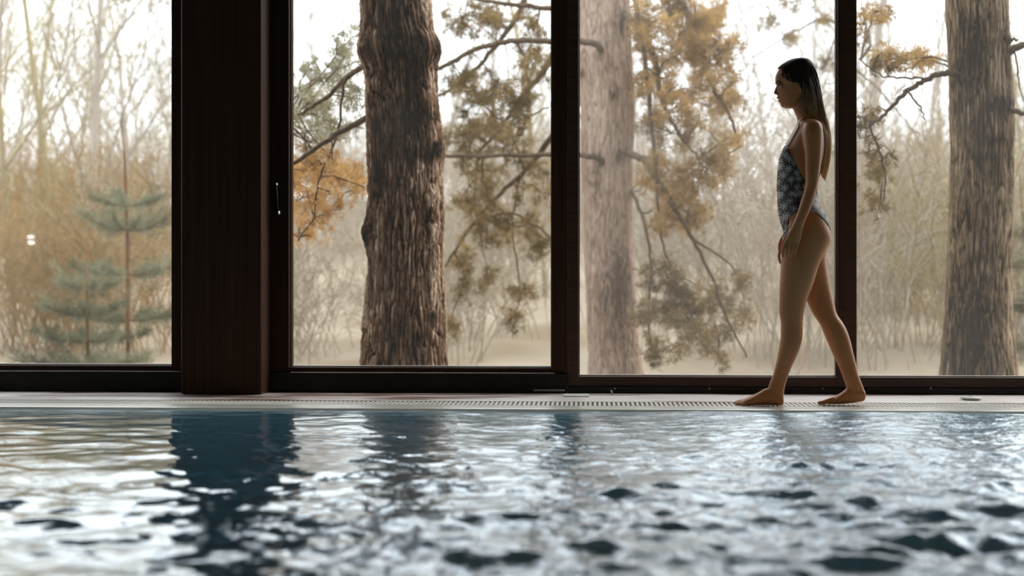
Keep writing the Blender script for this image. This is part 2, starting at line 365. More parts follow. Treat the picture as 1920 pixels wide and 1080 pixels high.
for px in (1153, 1330, 1543, 1745):
    m = MB(); c = at(px, 728.5, YW); r_ = win2 if px < 1580 else win3
    m.ell((c.x, YW-.001, c.z), (.005, .004, .005), 8, 5); m.build('screw', M['alu'], r_, True)
# lever handle on the door stile
h = MB(); a = at(520.5, 347, YW+.02); b = at(524.5, 400, YW+.02)
h.box((a.x-.014, YW+.018, b.z-.02), (a.x+.022, YW+.03, a.z+.02)); hp = h.build('door_handle', M['black'], door, False, .003)
h = MB(); h.tube([(b.x-.002, YW-.02, b.z+.012), ((a.x+b.x)/2, YW-.025, (a.z+b.z)/2), (a.x, YW-.02, a.z-.01)], [.006, .0055, .006], 8); h.build('grip', M['black'], hp, True)
for q, nm in ((a, 'upper_mount'), (b, 'lower_mount')):
    h = MB(); h.ell((q.x+.002, YW-.012, q.z), (.008, .018, .010 if nm[0] == 'u' else .013), 12, 8); h.build(nm, M['chrome'], hp, True)['label'] = 'bright chrome handle mount'

# pool grate: individual slats
gr = empty('overflow_grate', (0, 7.04, -.03))
tag(gr, 'white slatted overflow grate running along the pool edge under the bare feet', 'grate')
slat = MB(); slat.box((-.006, -.103, 0), (.006, .103, .028)); sm = slat.mesh('slat', M['plastic'])
x = -3.15; k = 0
while k < 290:
    o = bpy.data.objects.new('slat', sm); o.parent = gr; o.location = (x, 0, 0); C.objects.link(o); x += .0233; k += 1
for (a, b) in ((XL, -3.165), (x-.005, XR)):
    m = MB(); xx = a+.01
    while xx < b: m.box((xx, 6.937, -.03), (xx+.012, 7.143, -.002)); xx += .0233
    q = m.build('slat', M['plastic'], gr); q['kind'] = 'stuff'
for y in (6.936, 7.138):
    boxobj('grate_rail', (XL, y, -.03), (XR, y+.008, -.012), M['plastic'], gr, bevel=0)

# small things on the deck
c = at(1825, 748, 7.32)
e = MB(); e.ell((0, 0, .008), (.055, .055, .010), 24, 8); me = e.mesh('drain_cap', M['plastic'], True)
cap = bpy.data.objects.new('drain_cap', me); cap.location = (c.x, 7.36, 0.001); C.objects.link(cap)
tag(cap, 'small round white cap lying on the wet deck near the right tree trunk', 'drain cap')
e = MB(); e.tube([(-.02, 0, .014), (0, 0, .020), (.02, 0, .014)], .004, 6); q = e.mesh('cap_grip', M['plastic'], True); q = bpy.data.objects.new('cap_grip', q); q.parent = cap; C.objects.link(q)
xa, xb = at(1056, 743, 7.5).x, at(1104, 743, 7.5).x
boxobj('deck_plate', (xa, 7.45, 0.0), (xb, 7.60, .006), M['plastic'], bevel=.002)
tag(bpy.data.objects['deck_plate'], 'flat white rectangular plate on the deck below the mullion beside the door', 'plate')
m = MB(); c = at(1147, 739, 7.6); m.tube([(c.x, 7.58, 0), (c.x, 7.58, .02), (c.x-.006, 7.58, .026)], .004, 8); o = m.build('deck_hook', M['plastic'], None, True)
tag(o, 'tiny white hook on the deck at the foot of the dusty window', 'hook')
# lamps on the wall behind the camera (they mirror in the left pane)
c = at(60, 450, 2*GL-YB)
lm = empty('wall_lamp', (c.x, YB, c.z)); tag(lm, 'twin wall lamp behind the pool, seen as a small white reflection in the leftmost pane', 'lamp')
boxobj('back_plate', (c.x-.06, YB, c.z-.09), (c.x+.06, YB+.02, c.z+.09), M['alu'], lm)
for dz in (.042, -.042):
    m = MB(); m.ell((c.x, YB+.05, c.z+dz), (.055, .03, .022), 16, 8); m.build('lamp_globe', M['lamp'], lm, True)

# ------------------------------------------------------------------ water
def build_water():
    xs = np.concatenate([np.linspace(XL+.004, -3.4, 60)[:-1], np.linspace(-3.4, 3.6, 600), np.linspace(3.6, XR-.004, 60)[1:]])
    ys = np.concatenate([np.linspace(.4, 2.2, 60)[:-1], np.linspace(2.2, YE+.001, 440)])
    Xg, Yg = np.meshgrid(xs, ys, indexing='ij')
    wx = Xg+.10*fbm(Xg*1.3, Yg*1.3, 3.3, 2)+.035*fbm(Xg*6, Yg*6, 1.3, 2); wy = Yg+.10*fbm(Xg*1.3, Yg*1.3, 9.1, 2)+.035*fbm(Xg*6, Yg*6, 7.7, 2)
    H = np.zeros_like(Xg); r = np.random.default_rng(3)
    calm = 1/(1+np.exp(-(Xg+0.9)*1.6))                      # right side is choppier
    near = np.clip((6.9-Yg)/4.0, 0, 1)
    for lam0, lam1, slope, nn, spread in ((.8, 1.6, .010, 6, .7), (.26, .50, .026, 16, .85), (.12, .25, .046, 22, 1.0), (.055, .11, .034, 18, 1.5)):
        part = np.zeros_like(Xg)
        for _ in range(nn):
            lam = r.uniform(lam0, lam1); kk = 2*math.pi/lam; th = math.pi/2+r.uniform(-spread, spread); ph = r.uniform(0, 6.28)
            s = np.sin(kk*(wx*math.cos(th)+wy*math.sin(th))+ph)
            part += slope/kk/math.sqrt(nn)*1.6*(s+.25*np.cos(2*(kk*(wx*math.cos(th)+wy*math.sin(th))+ph)))
        if lam1 < .2: part *= .35+1.2*calm
        elif lam1 < .3: part *= .5+.7*calm
        H += part
    patch = .75+.6*fbm(Xg*.8, Yg*.8, 5.5, 3)
    H *= patch*(.40+.55*calm+(2.3+.7*calm)*near*near+.7*near)*(.8+.45*calm)
    edge = np.clip((YE-Yg)/.12, 0, 1)
    V = np.stack([Xg, Yg, -.014+H*(.5+.5*edge)], -1)
    V[..., 2] = np.where(Yg > YE-.02, np.minimum(V[..., 2], -.006), V[..., 2])
    nx, ny = Xg.shape; idx = np.arange(nx*ny).reshape(nx, ny)
    q = np.stack([idx[:-1, :-1], idx[1:, :-1], idx[1:, 1:], idx[:-1, 1:]], -1).reshape(-1, 4)
    me = bpy.data.meshes.new('pool_water'); vv = V.reshape(-1, 3)
    me.vertices.add(len(vv)); me.vertices.foreach_set('co', vv.ravel()); me.loops.add(q.size); me.loops.foreach_set('vertex_index', q.ravel())
    me.polygons.add(len(q)); me.polygons.foreach_set('loop_start', np.arange(0, q.size, 4)); me.polygons.foreach_set('loop_total', np.full(len(q), 4))
    me.update(calc_edges=True); me.polygons.foreach_set('use_smooth', np.ones(len(q), bool)); me.materials.append(M['water'])
    o = bpy.data.objects.new('pool_water', me); C.objects.link(o); o['kind'] = 'stuff'
    tag(o, 'rippling blue pool water reflecting the bright windows and dark column', 'water')
build_water()
boxobj('floor', (XL, .4, -1.6), (XR, YE, -1.45), M['rim'], kind='structure', bevel=0)

# ------------------------------------------------------------------ outdoors: ground
def ground_h(x, y):
    t = np.clip((y-12.5)/30, 0, 1); t = t*t*(3-2*t)
    return -.22+3.3*t+.12*fbm(np.asarray(x)*.3, np.asarray(y)*.3, 0.5, 3)*np.clip((y-8)/4, 0, 1)
def build_ground():
    xs = np.linspace(-45, 45, 160); ys = np.concatenate([[YW+.32], np.linspace(8.2, 60, 170), np.linspace(62, 140, 20)])
    Xg, Yg = np.meshgrid(xs, ys, indexing='ij'); Zg = ground_h(Xg, Yg)
    nx, ny = Xg.shape; idx = np.arange(nx*ny).reshape(nx, ny)
    q = np.stack([idx[:-1, :-1], idx[1:, :-1], idx[1:, 1:], idx[:-1, 1:]], -1).reshape(-1, 4)
    me = bpy.data.meshes.new('ground'); me.from_pydata(np.stack([Xg, Yg, Zg], -1).reshape(-1, 3).tolist(), [], q.tolist())
    me.polygons.foreach_set('use_smooth', [True]*len(q)); me.materials.append(M['soil'])
    o = bpy.data.objects.new('ground', me); C.objects.link(o); o['kind'] = 'structure'; o['label'] = 'dry tan grassy slope rising beyond the windows'
build_ground()

# ------------------------------------------------------------------ pine trunks
def trunk(parent, prof, Y, bark, blobs, nth, nz, depth, top=4.6, freq=1.0, seed=0, contrast=1.0):
    """prof: (y_px, left_px, right_px)."""
    zs = []; cs = []; rs = []
    for (py, l, r_) in prof:
        A = at(l, py, Y); B = at(r_, py, Y); zs.append(A.z); cs.append((A.x+B.x)/2); rs.append((B.x-A.x)/2)
    zs = np.array(zs[::-1]); cs = np.array(cs[::-1]); rs = np.array(rs[::-1])
    z = np.linspace(-.4, top, nz); c = np.interp(z, zs, cs); r = np.interp(z, zs, rs)
    ker = np.ones(5)/5; c = np.convolve(np.pad(c, 2, 'edge'), ker, 'valid'); r = np.convolve(np.pad(r, 2, 'edge'), ker, 'valid')
    r = r*(1+.25*np.exp(-(z+.25)/.25)*(z < 1))
    th = np.arange(nth)*2*math.pi/nth; T, Zg = np.meshgrid(th, z); R = np.repeat(r[:, None], nth, 1); Cx = np.repeat(c[:, None], nth, 1)
    cx_, sy_ = np.cos(T), np.sin(T); k = .22
    wob = .32*noise(cx_*2, sy_*2, Zg*3+seed)
    a = noise(cx_*k*38*freq+wob, sy_*k*38*freq, Zg*3.6*freq+seed+wob*2)
    b = noise(cx_*k*90*freq+3, sy_*k*90*freq+wob, Zg*8*freq+seed)
    c3 = noise(cx_*k*170*freq, sy_*k*170*freq, Zg*40*freq+seed)
    plate = np.clip(np.abs(a)*4.5, 0, 1)**.7
    plate2 = np.clip(np.abs(b)*2.8, 0, 1)**.7
    d = depth*(plate-.7)+depth*.55*(plate2-.6)+depth*.25*c3+depth*.8*noise(cx_*2, sy_*2, Zg*1.6+seed)
    tone = contrast*(-.10+.80*plate*(.45+.55*plate2)+.34*b+.22*c3)+(1-contrast)*.45+.25*fbm(cx_*1.5, sy_*1.5, Zg*1.2+seed, 3)
    Xw = Cx+(R+d)*cx_; Yw = Y+(R+d)*sy_
    P = proj(np.stack([Xw, np.minimum(Yw, Y), Zg], -1)); front = (sy_ < .25)
    for (bx, by, sx_, sy2, dt, bump) in blobs:
        g = np.exp(-((P[..., 0]-bx)/sx_)**2-((P[..., 1]-by)/sy2)**2)*front
        g2 = np.clip(g*(1+.9*fbm(cx_*6, sy_*6, Zg*9, 2)), 0, 1)
        tone += dt*1.6*g2; d += bump*g
    Xw = Cx+(R+d)*cx_; Yw = Y+(R+d)*sy_
    V = np.stack([Xw, Yw, Zg], -1).reshape(-1, 3); V[:, :] -= np.array(parent_world(parent))
    idx = np.arange(nz*nth).reshape(nz, nth); nx_ = np.roll(idx, -1, 1)
    q = np.stack([idx[:-1], nx_[:-1], nx_[1:], idx[1:]], -1).reshape(-1, 4)
    me = bpy.data.meshes.new('trunk'); me.vertices.add(len(V)); me.vertices.foreach_set('co', V.ravel())
    me.loops.add(q.size); me.loops.foreach_set('vertex_index', q.ravel()); me.polygons.add(len(q))
    me.polygons.foreach_set('loop_start', np.arange(0, q.size, 4)); me.polygons.foreach_set('loop_total', np.full(len(q), 4)); me.update(calc_edges=True)
    me.polygons.foreach_set('use_smooth', np.ones(len(q), bool)); me.materials.append(bark)
    at_ = me.attributes.new('tone', 'FLOAT', 'POINT'); at_.data.foreach_set('value', np.clip(tone, 0, 1).ravel())
    o = bpy.data.objects.new('trunk', me); o.parent = parent; C.objects.link(o); return o

def branch(parent, pts, r0, r1, m_='branch', name='branch', n=8, jit=.009):
    """pts: (px, py, Y)."""
    P = [np.array(at(*p)) for p in pts]; out = []
    for i in range(len(P)-1):
        for t in np.linspace(0, 1, 6, endpoint=False):
            p0 = P[max(i-1, 0)]; p1 = P[i]; p2 = P[i+1]; p3 = P[min(i+2, len(P)-1)]
            out.append(.5*((2*p1)+(-p0+p2)*t+(2*p0-5*p1+4*p2-p3)*t*t+(-p0+3*p1-3*p2+p3)*t**3))
    out.append(P[-1]); out = np.array(out); out[1:-1] += rng.normal(size=(len(out)-2, 3))*jit*.5
    m = MB(); m.tube(out, np.linspace(r0, r1, len(out)), n); m.build(name, M[m_], parent, True)
    return out
def tuft(mb, c, r, n, ax=None, wd=.0034):
    """a spray of needles round c."""
    d = rng.normal(size=(n, 3)); d /= np.linalg.norm(d, axis=1)[:, None]
    if ax is not None: d = d*.8+ax*.7; d /= np.linalg.norm(d, axis=1)[:, None]
    L_ = r*rng.uniform(.6, 1.15, n)[:, None]; s = np.cross(d, rng.normal(size=(n, 3))); s /= np.linalg.norm(s, axis=1)[:, None]
    base = c+rng.normal(size=(n, 3))*r*.18
    V = np.stack([base-s*wd, base+s*wd, base+d*L_], 1).reshape(-1, 3)
    mb.v.append(V); mb.f += [(mb.n+3*i, mb.n+3*i+1, mb.n+3*i+2) for i in range(n)]; mb.n += 3*n
def foliage(parent, clusters, Y, skeleton, m_, dens=1.0, dY=.5, rt=.075, need=34):
    sk = np.concatenate(skeleton); f = MB(); t = MB()
    for cl in clusters:
        cx_, cy_, rx, ry = cl[:4]; dn = cl[4] if len(cl) > 4 else 1.0
        n = max(4, int(rx*ry*math.pi/75*dens*dn)); ns = max(3, n//7)
        c0 = np.array(at(cx_, cy_, Y)); a0 = sk[np.argmin(np.linalg.norm(sk-c0, axis=1))]
        md = (a0+c0)/2+rng.normal(size=3)*.04+np.array([0, 0, .06]); spine = np.array([a0, a0*.5+md*.5+rng.normal(size=3)*.02, md, md*.5+c0*.5, c0])
        t.tube(spine, np.linspace(.008, .004, 5), 4, False)
        for i in range(ns):
            a = rng.uniform(0, 6.28); q = math.sqrt(rng.uniform())
            c = np.array(at(cx_+rx*q*math.cos(a), cy_+ry*q*math.sin(a), Y+rng.normal()*dY*.4))
            al = np.concatenate([spine[2:], sk]); r0 = al[np.argmin(np.linalg.norm(al-c, axis=1))]
            mid = (r0+c)/2+rng.normal(size=3)*.04+np.array([0, 0, .03]); t.tube([r0, r0*.4+mid*.6, mid*.5+c*.5+rng.normal(size=3)*.015, c], [.007, .006, .005, .004], 3, False)
            for _ in range(11):
                k_ = rng.uniform(.45, 1); tuft(f, c*k_+mid*(1-k_)+rng.normal(size=3)*.042, rt*rng.uniform(.6, 1.0), need//2)
    o = f.build('foliage', M[m_], parent); o['kind'] = 'stuff'
    if t.n: o = t.build('twigs', M['branch'], parent); o['kind'] = 'stuff'

# tree 1
Y1 = 9.0
t1 = empty('pine_tree', tuple(at(757, 690, Y1).xy)+(-.2,))
tag(t1, 'thick rough-barked pine trunk seen through the sliding door, dark knots near top', 'tree')
prof1 = [(-900, 690, 795), (-60, 679, 806), (0, 680, 804), (40, 681, 806), (62, 680, 810), (80, 675, 820), (100, 676, 822), (116, 682, 820), (135, 687, 817), (150, 688, 817), (200, 689.5, 819), (230, 691, 823), (268, 693, 830), (290, 694, 829), (310, 695, 826), (350, 695, 826), (380, 695, 828), (415, 693, 829), (470, 693.5, 829), (520, 692, 829), (600, 689, 830), (680, 685, 832), (760, 681, 836), (900, 670, 846)]
bl1 = [(738, 40, 22, 60, -.35, 0), (790, 90, 20, 50, -.30, 0), (750, 110, 45, 26, -.30, 0), (770, 150, 18, 40, -.28, 0), (792, 222, 22, 22, -.6, -.03), (705, 235, 12, 14, -.4, -.01), (820, 278, 10, 16, -.5, .012), (800, 288, 25, 14, -.35, 0), (712, 325, 14, 40, -.35, 0), (790, 320, 10, 30, .15, 0), (766, 280, 12, 40, -.3, 0), (805, 120, 14, 50, .22, 0), (757, 205, 25, 60, -.15, 0), (686, 437, 9, 22, -.4, .03), (813, 600, 8, 12, -.5, -.01), (740, 640, 40, 60, -.12, 0), (815, 430, 8, 250, .25, 0), (708, 580, 10, 120, .08, 0), (785, 632, 10, 12, -.4, -.01), (740, 500, 30, 80, .05, 0), (800, 15, 7, 60, .3, 0), (818, 95, 8, 16, -.45, .02), (680, 95, 10, 20, -.25, .015)]
trunk(t1, prof1, Y1, M['bark1'], bl1, 240, 1000, .030, seed=3.0)
b1 = [branch(t1, [(700, 215, 9.0), (660, 236, 9.1), (612, 265, 9.2), (560, 300, 9.3), (520, 322, 9.4)], .022, .010),
      branch(t1, [(695, 118, 9.0), (655, 140, 9.3), (610, 185, 9.6), (560, 215, 9.8), (500, 250, 10)], .02, .008),
      branch(t1, [(652, 140, 9.3), (640, 190, 9.3), (630, 260, 9.3), (600, 330, 9.3), (590, 400, 9.3), (560, 450, 9.3)], .010, .004)]
foliage(t1, [(600, 320, 60, 40), (570, 370, 45, 35), (650, 330, 45, 35), (590, 410, 40, 40, .8), (640, 375, 35, 20, .7), (560, 445, 25, 30, .7), (575, 300, 45, 30, .7)], 10.0, b1, 'needle_orange', .85, .9, .07)
foliage(t1, [(600, 150, 50, 40, .7), (645, 110, 45, 45, .7), (660, 70, 25, 30, .6), (580, 200, 50, 35), (650, 170, 40, 40, .8), (635, 235, 50, 35, .8), (575, 250, 40, 35, .8)], 10.5, b1, 'needle_green', .8, .9, .08)

# tree 2
Y2 = 12.0
t2 = empty('pine_tree', tuple(at(1145, 690, Y2).xy)+(-.2,))
tag(t2, 'pale scaly pine trunk just right of the middle mullion with golden drooping branches', 'tree')
prof2 = [(-1200, 1095, 1170), (0, 1082, 1180), (100, 1084, 1184), (150, 1087, 1186), (200, 1089, 1189), (300, 1091, 1187), (380, 1094, 1184), (480, 1097, 1187), (560, 1100, 1192), (640, 1106, 1196), (700, 1110, 1200), (800, 1112, 1208)]
bl2 = [(1160, 45, 14, 30, -.25, 0), (1155, 175, 10, 14, -.25, 0), (1163, 292, 10, 12, -.5, -.01), (1120, 345, 8, 20, -.2, 0), (1125, 300, 8, 14, -.3, 0), (1150, 560, 40, 60, -.18, 0), (1120, 180, 20, 100, .12, 0), (1150, 680, 30, 25, .1, 0), (1165, 520, 15, 40, -.25, 0), (1092, 140, 5, 10, -.3, 0)]
trunk(t2, prof2, Y2, M['bark2'], bl2, 150, 520, .013, top=6, seed=11.0, freq=1.15, contrast=.5)
b2 = [branch(t2, [(1125, 95, 11.8), (1118, 84, 11.6), (1085, 78, 11.6), (1035, 78, 11.7), (970, 76, 11.8), (900, 90, 12), (850, 115, 12.2), (805, 140, 12.3)], .030, .018),
      branch(t2, [(1130, 305, 11.8), (1118, 295, 11.7), (1085, 291, 11.7), (1035, 291, 11.8), (940, 292, 11.9), (835, 294, 12), (790, 296, 12)], .028, .012),
      branch(t2, [(1120, 35, 12.2), (1035, 16, 12.2), (950, 8, 12.2), (880, -5, 12.2)], .026, .014),
      branch(t2, [(1120, -60, 12.4), (1060, 60, 13), (1018, 135, 13), (980, 180, 13), (930, 250, 13), (880, 300, 13)], .040, .012),
      branch(t2, [(1000, -60, 13), (975, 20, 13), (925, 90, 13), (870, 150, 13), (820, 180, 13)], .030, .012),
      branch(t2, [(1110, 160, 12.4), (1040, 250, 13), (985, 320, 13), (930, 370, 13), (880, 430, 13), (835, 500, 13)], .034, .010),
      branch(t2, [(985, 320, 13), (955, 240, 13), (970, 230, 13), (1030, 200, 13)], .016, .006),
      branch(t2, [(890, 420, 13), (950, 400, 13), (1000, 420, 13), (1060, 470, 13)], .013, .005),
      branch(t2, [(975, 330, 13), (960, 420, 13), (970, 500, 13), (975, 560, 13), (950, 610, 13)], .010, .004),
      branch(t2, [(850, 470, 13), (870, 520, 13), (845, 600, 13), (842, 625, 13)], .010, .004),
      branch(t2, [(900, 290, 13), (890, 360, 13), (900, 440, 13), (915, 530, 13)], .010, .004)]
b2r = [branch(t2, [(1165, 20, 11.9), (1200, 60, 11.6), (1228, 110, 11.5), (1240, 180, 11.5), (1255, 220, 11.5), (1280, 260, 11.5)], .032, .010),
       branch(t2, [(1165, -40, 11.9), (1190, 0, 11.6), (1205, 80, 11.4), (1222, 230, 11.4), (1230, 330, 11.4), (1236, 420, 11.4), (1250, 480, 11.4), (1265, 520, 11.4)], .024, .006),
       branch(t2, [(1170, 285, 11.9), (1205, 300, 11.7), (1235, 340, 11.5), (1265, 390, 11.5), (1300, 450, 11.5), (1335, 520, 11.5), (1360, 590, 11.5), (1400, 670, 11.5)], .030, .007),
       branch(t2, [(1165, -120, 12), (1260, -20, 11.8), (1310, 60, 11.7), (1330, 150, 11.6), (1370, 220, 11.6), (1385, 270, 11.6)], .034, .008),
       branch(t2, [(1270, 250, 11.5), (1310, 300, 11.5), (1330, 350, 11.5)], .010, .004),
       branch(t2, [(1300, 450, 11.5), (1350, 480, 11.5), (1385, 520, 11.5), (1400, 590, 11.5)], .010, .004),
       branch(t2, [(1185, 360, 11.9), (1205, 410, 11.6), (1220, 480, 11.5), (1215, 600, 11.5), (1225, 660, 11.5)], .018, .005),
       branch(t2, [(1240, 500, 11.5), (1280, 560, 11.5), (1310, 620, 11.5), (1350, 670, 11.5)], .010, .004)]
foliage(t2, [(870, 30, 55, 35), (950, 40, 60, 30, .45), (900, 190, 75, 60, .9), (980, 150, 55, 60, .55), (880, 260, 60, 45), (980, 250, 55, 50, .6), (880, 350, 55, 45, .8), (985, 345, 50, 45, .5), (900, 420, 60, 40, .8), (970, 425, 50, 35, .7), (1015, 460, 25, 25), (865, 545, 22, 18), (915, 535, 18, 22), (972, 545, 20, 22), (955, 600, 14, 26), (845, 615, 9, 14), (870, 490, 35, 25), (1000, 60, 30, 60, .5)], 12.6, b2, 'needle_brown', 1.2, 1.0, .085)
foliage(t2, [(1235, 50, 50, 65), (1310, 50, 65, 60, 1.1), (1345, 120, 50, 55, .9), (1250, 150, 45, 50, .6), (1330, 200, 55, 50, .8), (1260, 250, 55, 50, .6), (1340, 275, 45, 35, .6), (1235, 340, 35, 45, .8), (1300, 340, 45, 40, .8), (1385, 270, 12, 16), (1360, 320, 18, 18), (1240, 410, 25, 35), (1290, 400, 35, 35, .9), (1200, 160, 12, 120, .6)], 11.7, b2r, 'needle_gold', 1.45, .8, .085)
foliage(t2, [(1235, 520, 32, 38), (1262, 572, 45, 42, 1.2), (1300, 590, 38, 35, 1.1), (1212, 600, 16, 50, .8), (1345, 560, 28, 25), (1355, 620, 28, 22), (1255, 660, 45, 18), (1345, 668, 28, 18), (1402, 590, 20, 10), (1390, 535, 16, 14), (1290, 640, 30, 15, .6)], 11.5, b2r, 'needle_brown', 1.25, .7, .08)

# tree 3
Y3 = 9.6
t3 = empty('pine_tree', tuple(at(1835, 690, Y3).xy)+(-.2,))
tag(t3, 'grey-brown pine trunk at the right end of the picture with a dark lower bark', 'tree')
prof3 = [(-900, 1790, 1870), (0, 1776, 1888), (100, 1781, 1892), (200, 1782, 1898), (280, 1784, 1899), (400, 1782, 1898), (500, 1778, 1894), (600, 1772, 1894), (700, 1768, 1898), (800, 1762, 1904)]
bl3 = [(1830, 90, 22, 45, -.4, -.004), (1820, 140, 30, 90, -.15, 0), (1888, 195, 14, 14, -.6, .0), (1868, 200, 18, 16, -.4, 0), (1870, 262, 22, 10, -.3, 0), (1835, 270, 25, 80, -.15, 0), (1870, 140, 10, 50, .25, 0), (1825, 620, 38, 95, -.35, 0), (1890, 620, 6, 90, .25, 0), (1875, 440, 10, 60, .15, 0), (1790, 600, 12, 60, -.15, 0), (1890, 75, 8, 10, -.3, .012)]
trunk(t3, prof3, Y3, M['bark3'], bl3, 190, 640, .014, seed=23.0)
b3 = [branch(t3, [(1795, 140, 9.5), (1770, 138, 9.4), (1738, 148, 9.4), (1705, 168, 9.4), (1680, 192, 9.4), (1655, 217, 9.4), (1630, 235, 9.4)], .022, .009),
      branch(t3, [(1890, 98, 9.5), (1912, 87, 9.4), (1950, 78, 9.4), (2010, 90, 9.4)], .026, .016),
      branch(t3, [(1892, 205, 9.5), (1915, 210, 9.4), (1960, 220, 9.4)], .020, .012),
      branch(t3, [(1890, 78, 9.5), (1908, 74, 9.4)], .012, .006),
      branch(t3, [(1702, 172, 9.4), (1725, 200, 9.4), (1735, 225, 9.4)], .007, .003),
      branch(t3, [(1738, 148, 9.4), (1690, 145, 9.4), (1650, 140, 9.4), (1610, 110, 9.4)], .007, .004),
      branch(t3, [(1630, 235, 9.4), (1650, 290, 9.4), (1660, 350, 9.4), (1650, 400, 9.4)], .007, .003),
      branch(t3, [(1903, 90, 9.4), (1908, 140, 9.4), (1918, 190, 9.4)], .006, .003)]
foliage(t3, [(1690, 112, 55, 22, 1.2), (1640, 110, 20, 15), (1740, 110, 20, 15), (1620, 45, 14, 40, .8), (1640, 25, 20, 15, .7)], 10.2, b3, 'needle_gold', 1.0, .6, .07)
foliage(t3, [(1622, 235, 22, 22, 1.2), (1650, 285, 22, 28, 1.1), (1650, 325, 14, 10, .8), (1650, 380, 20, 14)], 10.0, b3, 'needle_brown', .8, .5, .07)

# tree seen only by sparse twigs behind the woman
t4 = empty('pine_tree', tuple(at(1590, 690, 16).xy)+(-.1,))
tag(t4, 'slender blurred pine hidden behind the right mullion, its thin twigs above the woman', 'tree')
m = MB(); P = [at(1590, y, 16) for y in (760, 500, 200, -100, -500)]; m.tube(P, [.07, .065, .06, .05, .03], 10); m.build('trunk', M['branch'], t4, True)
b4 = [branch(t4, [(1590, 60, 16), (1545, 35, 16), (1490, 60, 16), (1440, 90, 16), (1410, 110, 16)], .016, .006),
      branch(t4, [(1590, 20, 16), (1560, 90, 16), (1545, 120, 16), (1510, 170, 16)], .012, .005),
      branch(t4, [(1590, -60, 16), (1520, -10, 16), (1460, 10, 16), (1400, 15, 16)], .014, .005),
      branch(t4, [(1590, 120, 16), (1640, 160, 16), (1700, 230, 16), (1740, 300, 16)], .014, .005)]
foliage(t4, [(1500, 10, 35, 18), (1440, 40, 16, 10, .7), (1560, 40, 20, 30, .5), (1470, 70, 20, 12, .4), (1550, 110, 16, 20, .4)], 16, b4, 'needle_brown', .7, .6, .10)

# ------------------------------------------------------------------ young pines in the left pane
def young_pine(px, Y, ytop, whorls, label, rad, mt, needle):
    base = at(px, 690, Y); root = empty('young_pine', (base.x, Y, float(ground_h(base.x, Y))))
    tag(root, label, 'tree')
    m = MB(); pts = [Vector((base.x, Y, float(ground_h(base.x, Y)-.05))), at(px, 600, Y), at(px-1, 450, Y), at(px-6, ytop+80, Y), at(px-14, ytop, Y)]
    if ytop > 400: pts = [pts[0], at(px, 660, Y), at(px-1, 610, Y), at(px-2, 550, Y), at(px-4, ytop, Y)]
    m.tube(pts, [rad, rad, rad*.8, rad*.5, rad*.2], 8); m.build('trunk', M[mt], root, True)
    f = MB()
    for (py, L_, n, up) in whorls:
        z = at(px, py, Y).z; ph = rng.uniform(0, 6)
        for k in range(n):
            a = ph+k*2*math.pi/n+rng.uniform(-.2, .2); Ls = L_*rng.uniform(.7, 1.1); d = np.array([math.cos(a), math.sin(a), 0])
            s = np.array([pts[0].x+.0, Y, z]); P = [s+d*Ls*t+np.array([0, 0, up*Ls*(t*t)-.05*Ls*t]) for t in np.linspace(0, 1, 6)]
            b = MB(); b.tube(P, np.linspace(rad*.45, rad*.18, 6), 5); b.build('branch', M[mt], root, True)
            for t in np.linspace(.3, 1, int(4+Ls*12)):
                c = s+d*Ls*t+np.array([0, 0, up*Ls*(t*t)-.05*Ls*t])
                tuft(f, c, .11, 26, (d*.6+np.array([0, 0, .5])), .0032)
                if t > .5: tuft(f, c+rng.normal(size=3)*.06, .095, 20, (d*.5+np.array([0, 0, .6])), .0032)
    for z in np.linspace(0, 1, 6): tuft(f, np.array(at(px-12+4*z, ytop+30*z, Y)), .05, 6)
    o = f.build('needles', M[needle], root); o['kind'] = 'stuff'
young_pine(240, 13.5, 215, [(385, .38, 5, .25), (432, .42, 6, .45), (515, .55, 6, .2), (600, .6, 6, .15)], 'young pine with a rust-brown stem left of the column, bare leader on top', .022, 'sapling', 'needle_pine')
young_pine(165, 12.6, 495, [(540, .28, 5, .3), (590, .42, 6, .3), (640, .55, 7, .2), (680, .6, 7, .1)], 'short grey-green young pine low in the leftmost pane, left of the rust-stemmed one', .018, 'sapling', 'needle_pine')
young_pine(1925, 14.5, 330, [(440, .35, 5, .25), (500, .4, 6, .2), (580, .5, 6, .15), (650, .5, 6, .1)], 'young green pine at the right edge behind the grey-brown trunk', .022, 'sapling', 'needle_pine')

# ------------------------------------------------------------------ bare trees and brush
def rot_dir(d, ang):
    v = rng.normal(size=3); v -= v.dot(d)*d; v /= np.linalg.norm(v); return d*math.cos(ang)+v*math.sin(ang)
def grow(mb, p, d, L_, r, lvl, n_child, up=.25, sides=(6, 4, 3, 3)):
    seg = 5 if lvl < 2 else 3; pts = [p]; q = p.copy(); dd = d.copy()
    for i in range(seg):
        dd = dd+rng.normal(size=3)*.13+np.array([0, 0, up*.25]); dd /= np.linalg.norm(dd); q = q+dd*L_/seg; pts.append(q)
    mb.tube(pts, np.linspace(r, r*.45, seg+1), sides[min(lvl, 3)], False)
    if lvl < len(n_child):
        for k in range(n_child[lvl]):
            t = rng.uniform(.25 if lvl else .22, 1); f = t*seg; i = min(int(f), seg-1); pp = pts[i]*(1-(f-i))+pts[i+1]*(f-i)
            dirn = pts[i+1]-pts[i]; dirn = dirn/np.linalg.norm(dirn)
            grow(mb, pp, rot_dir(dirn, rng.uniform(.45, .95)), L_*rng.uniform(.35, .55)*(1.15-t*.5), max(r*.42*(1.1-t*.5), .005), lvl+1, n_child, up)
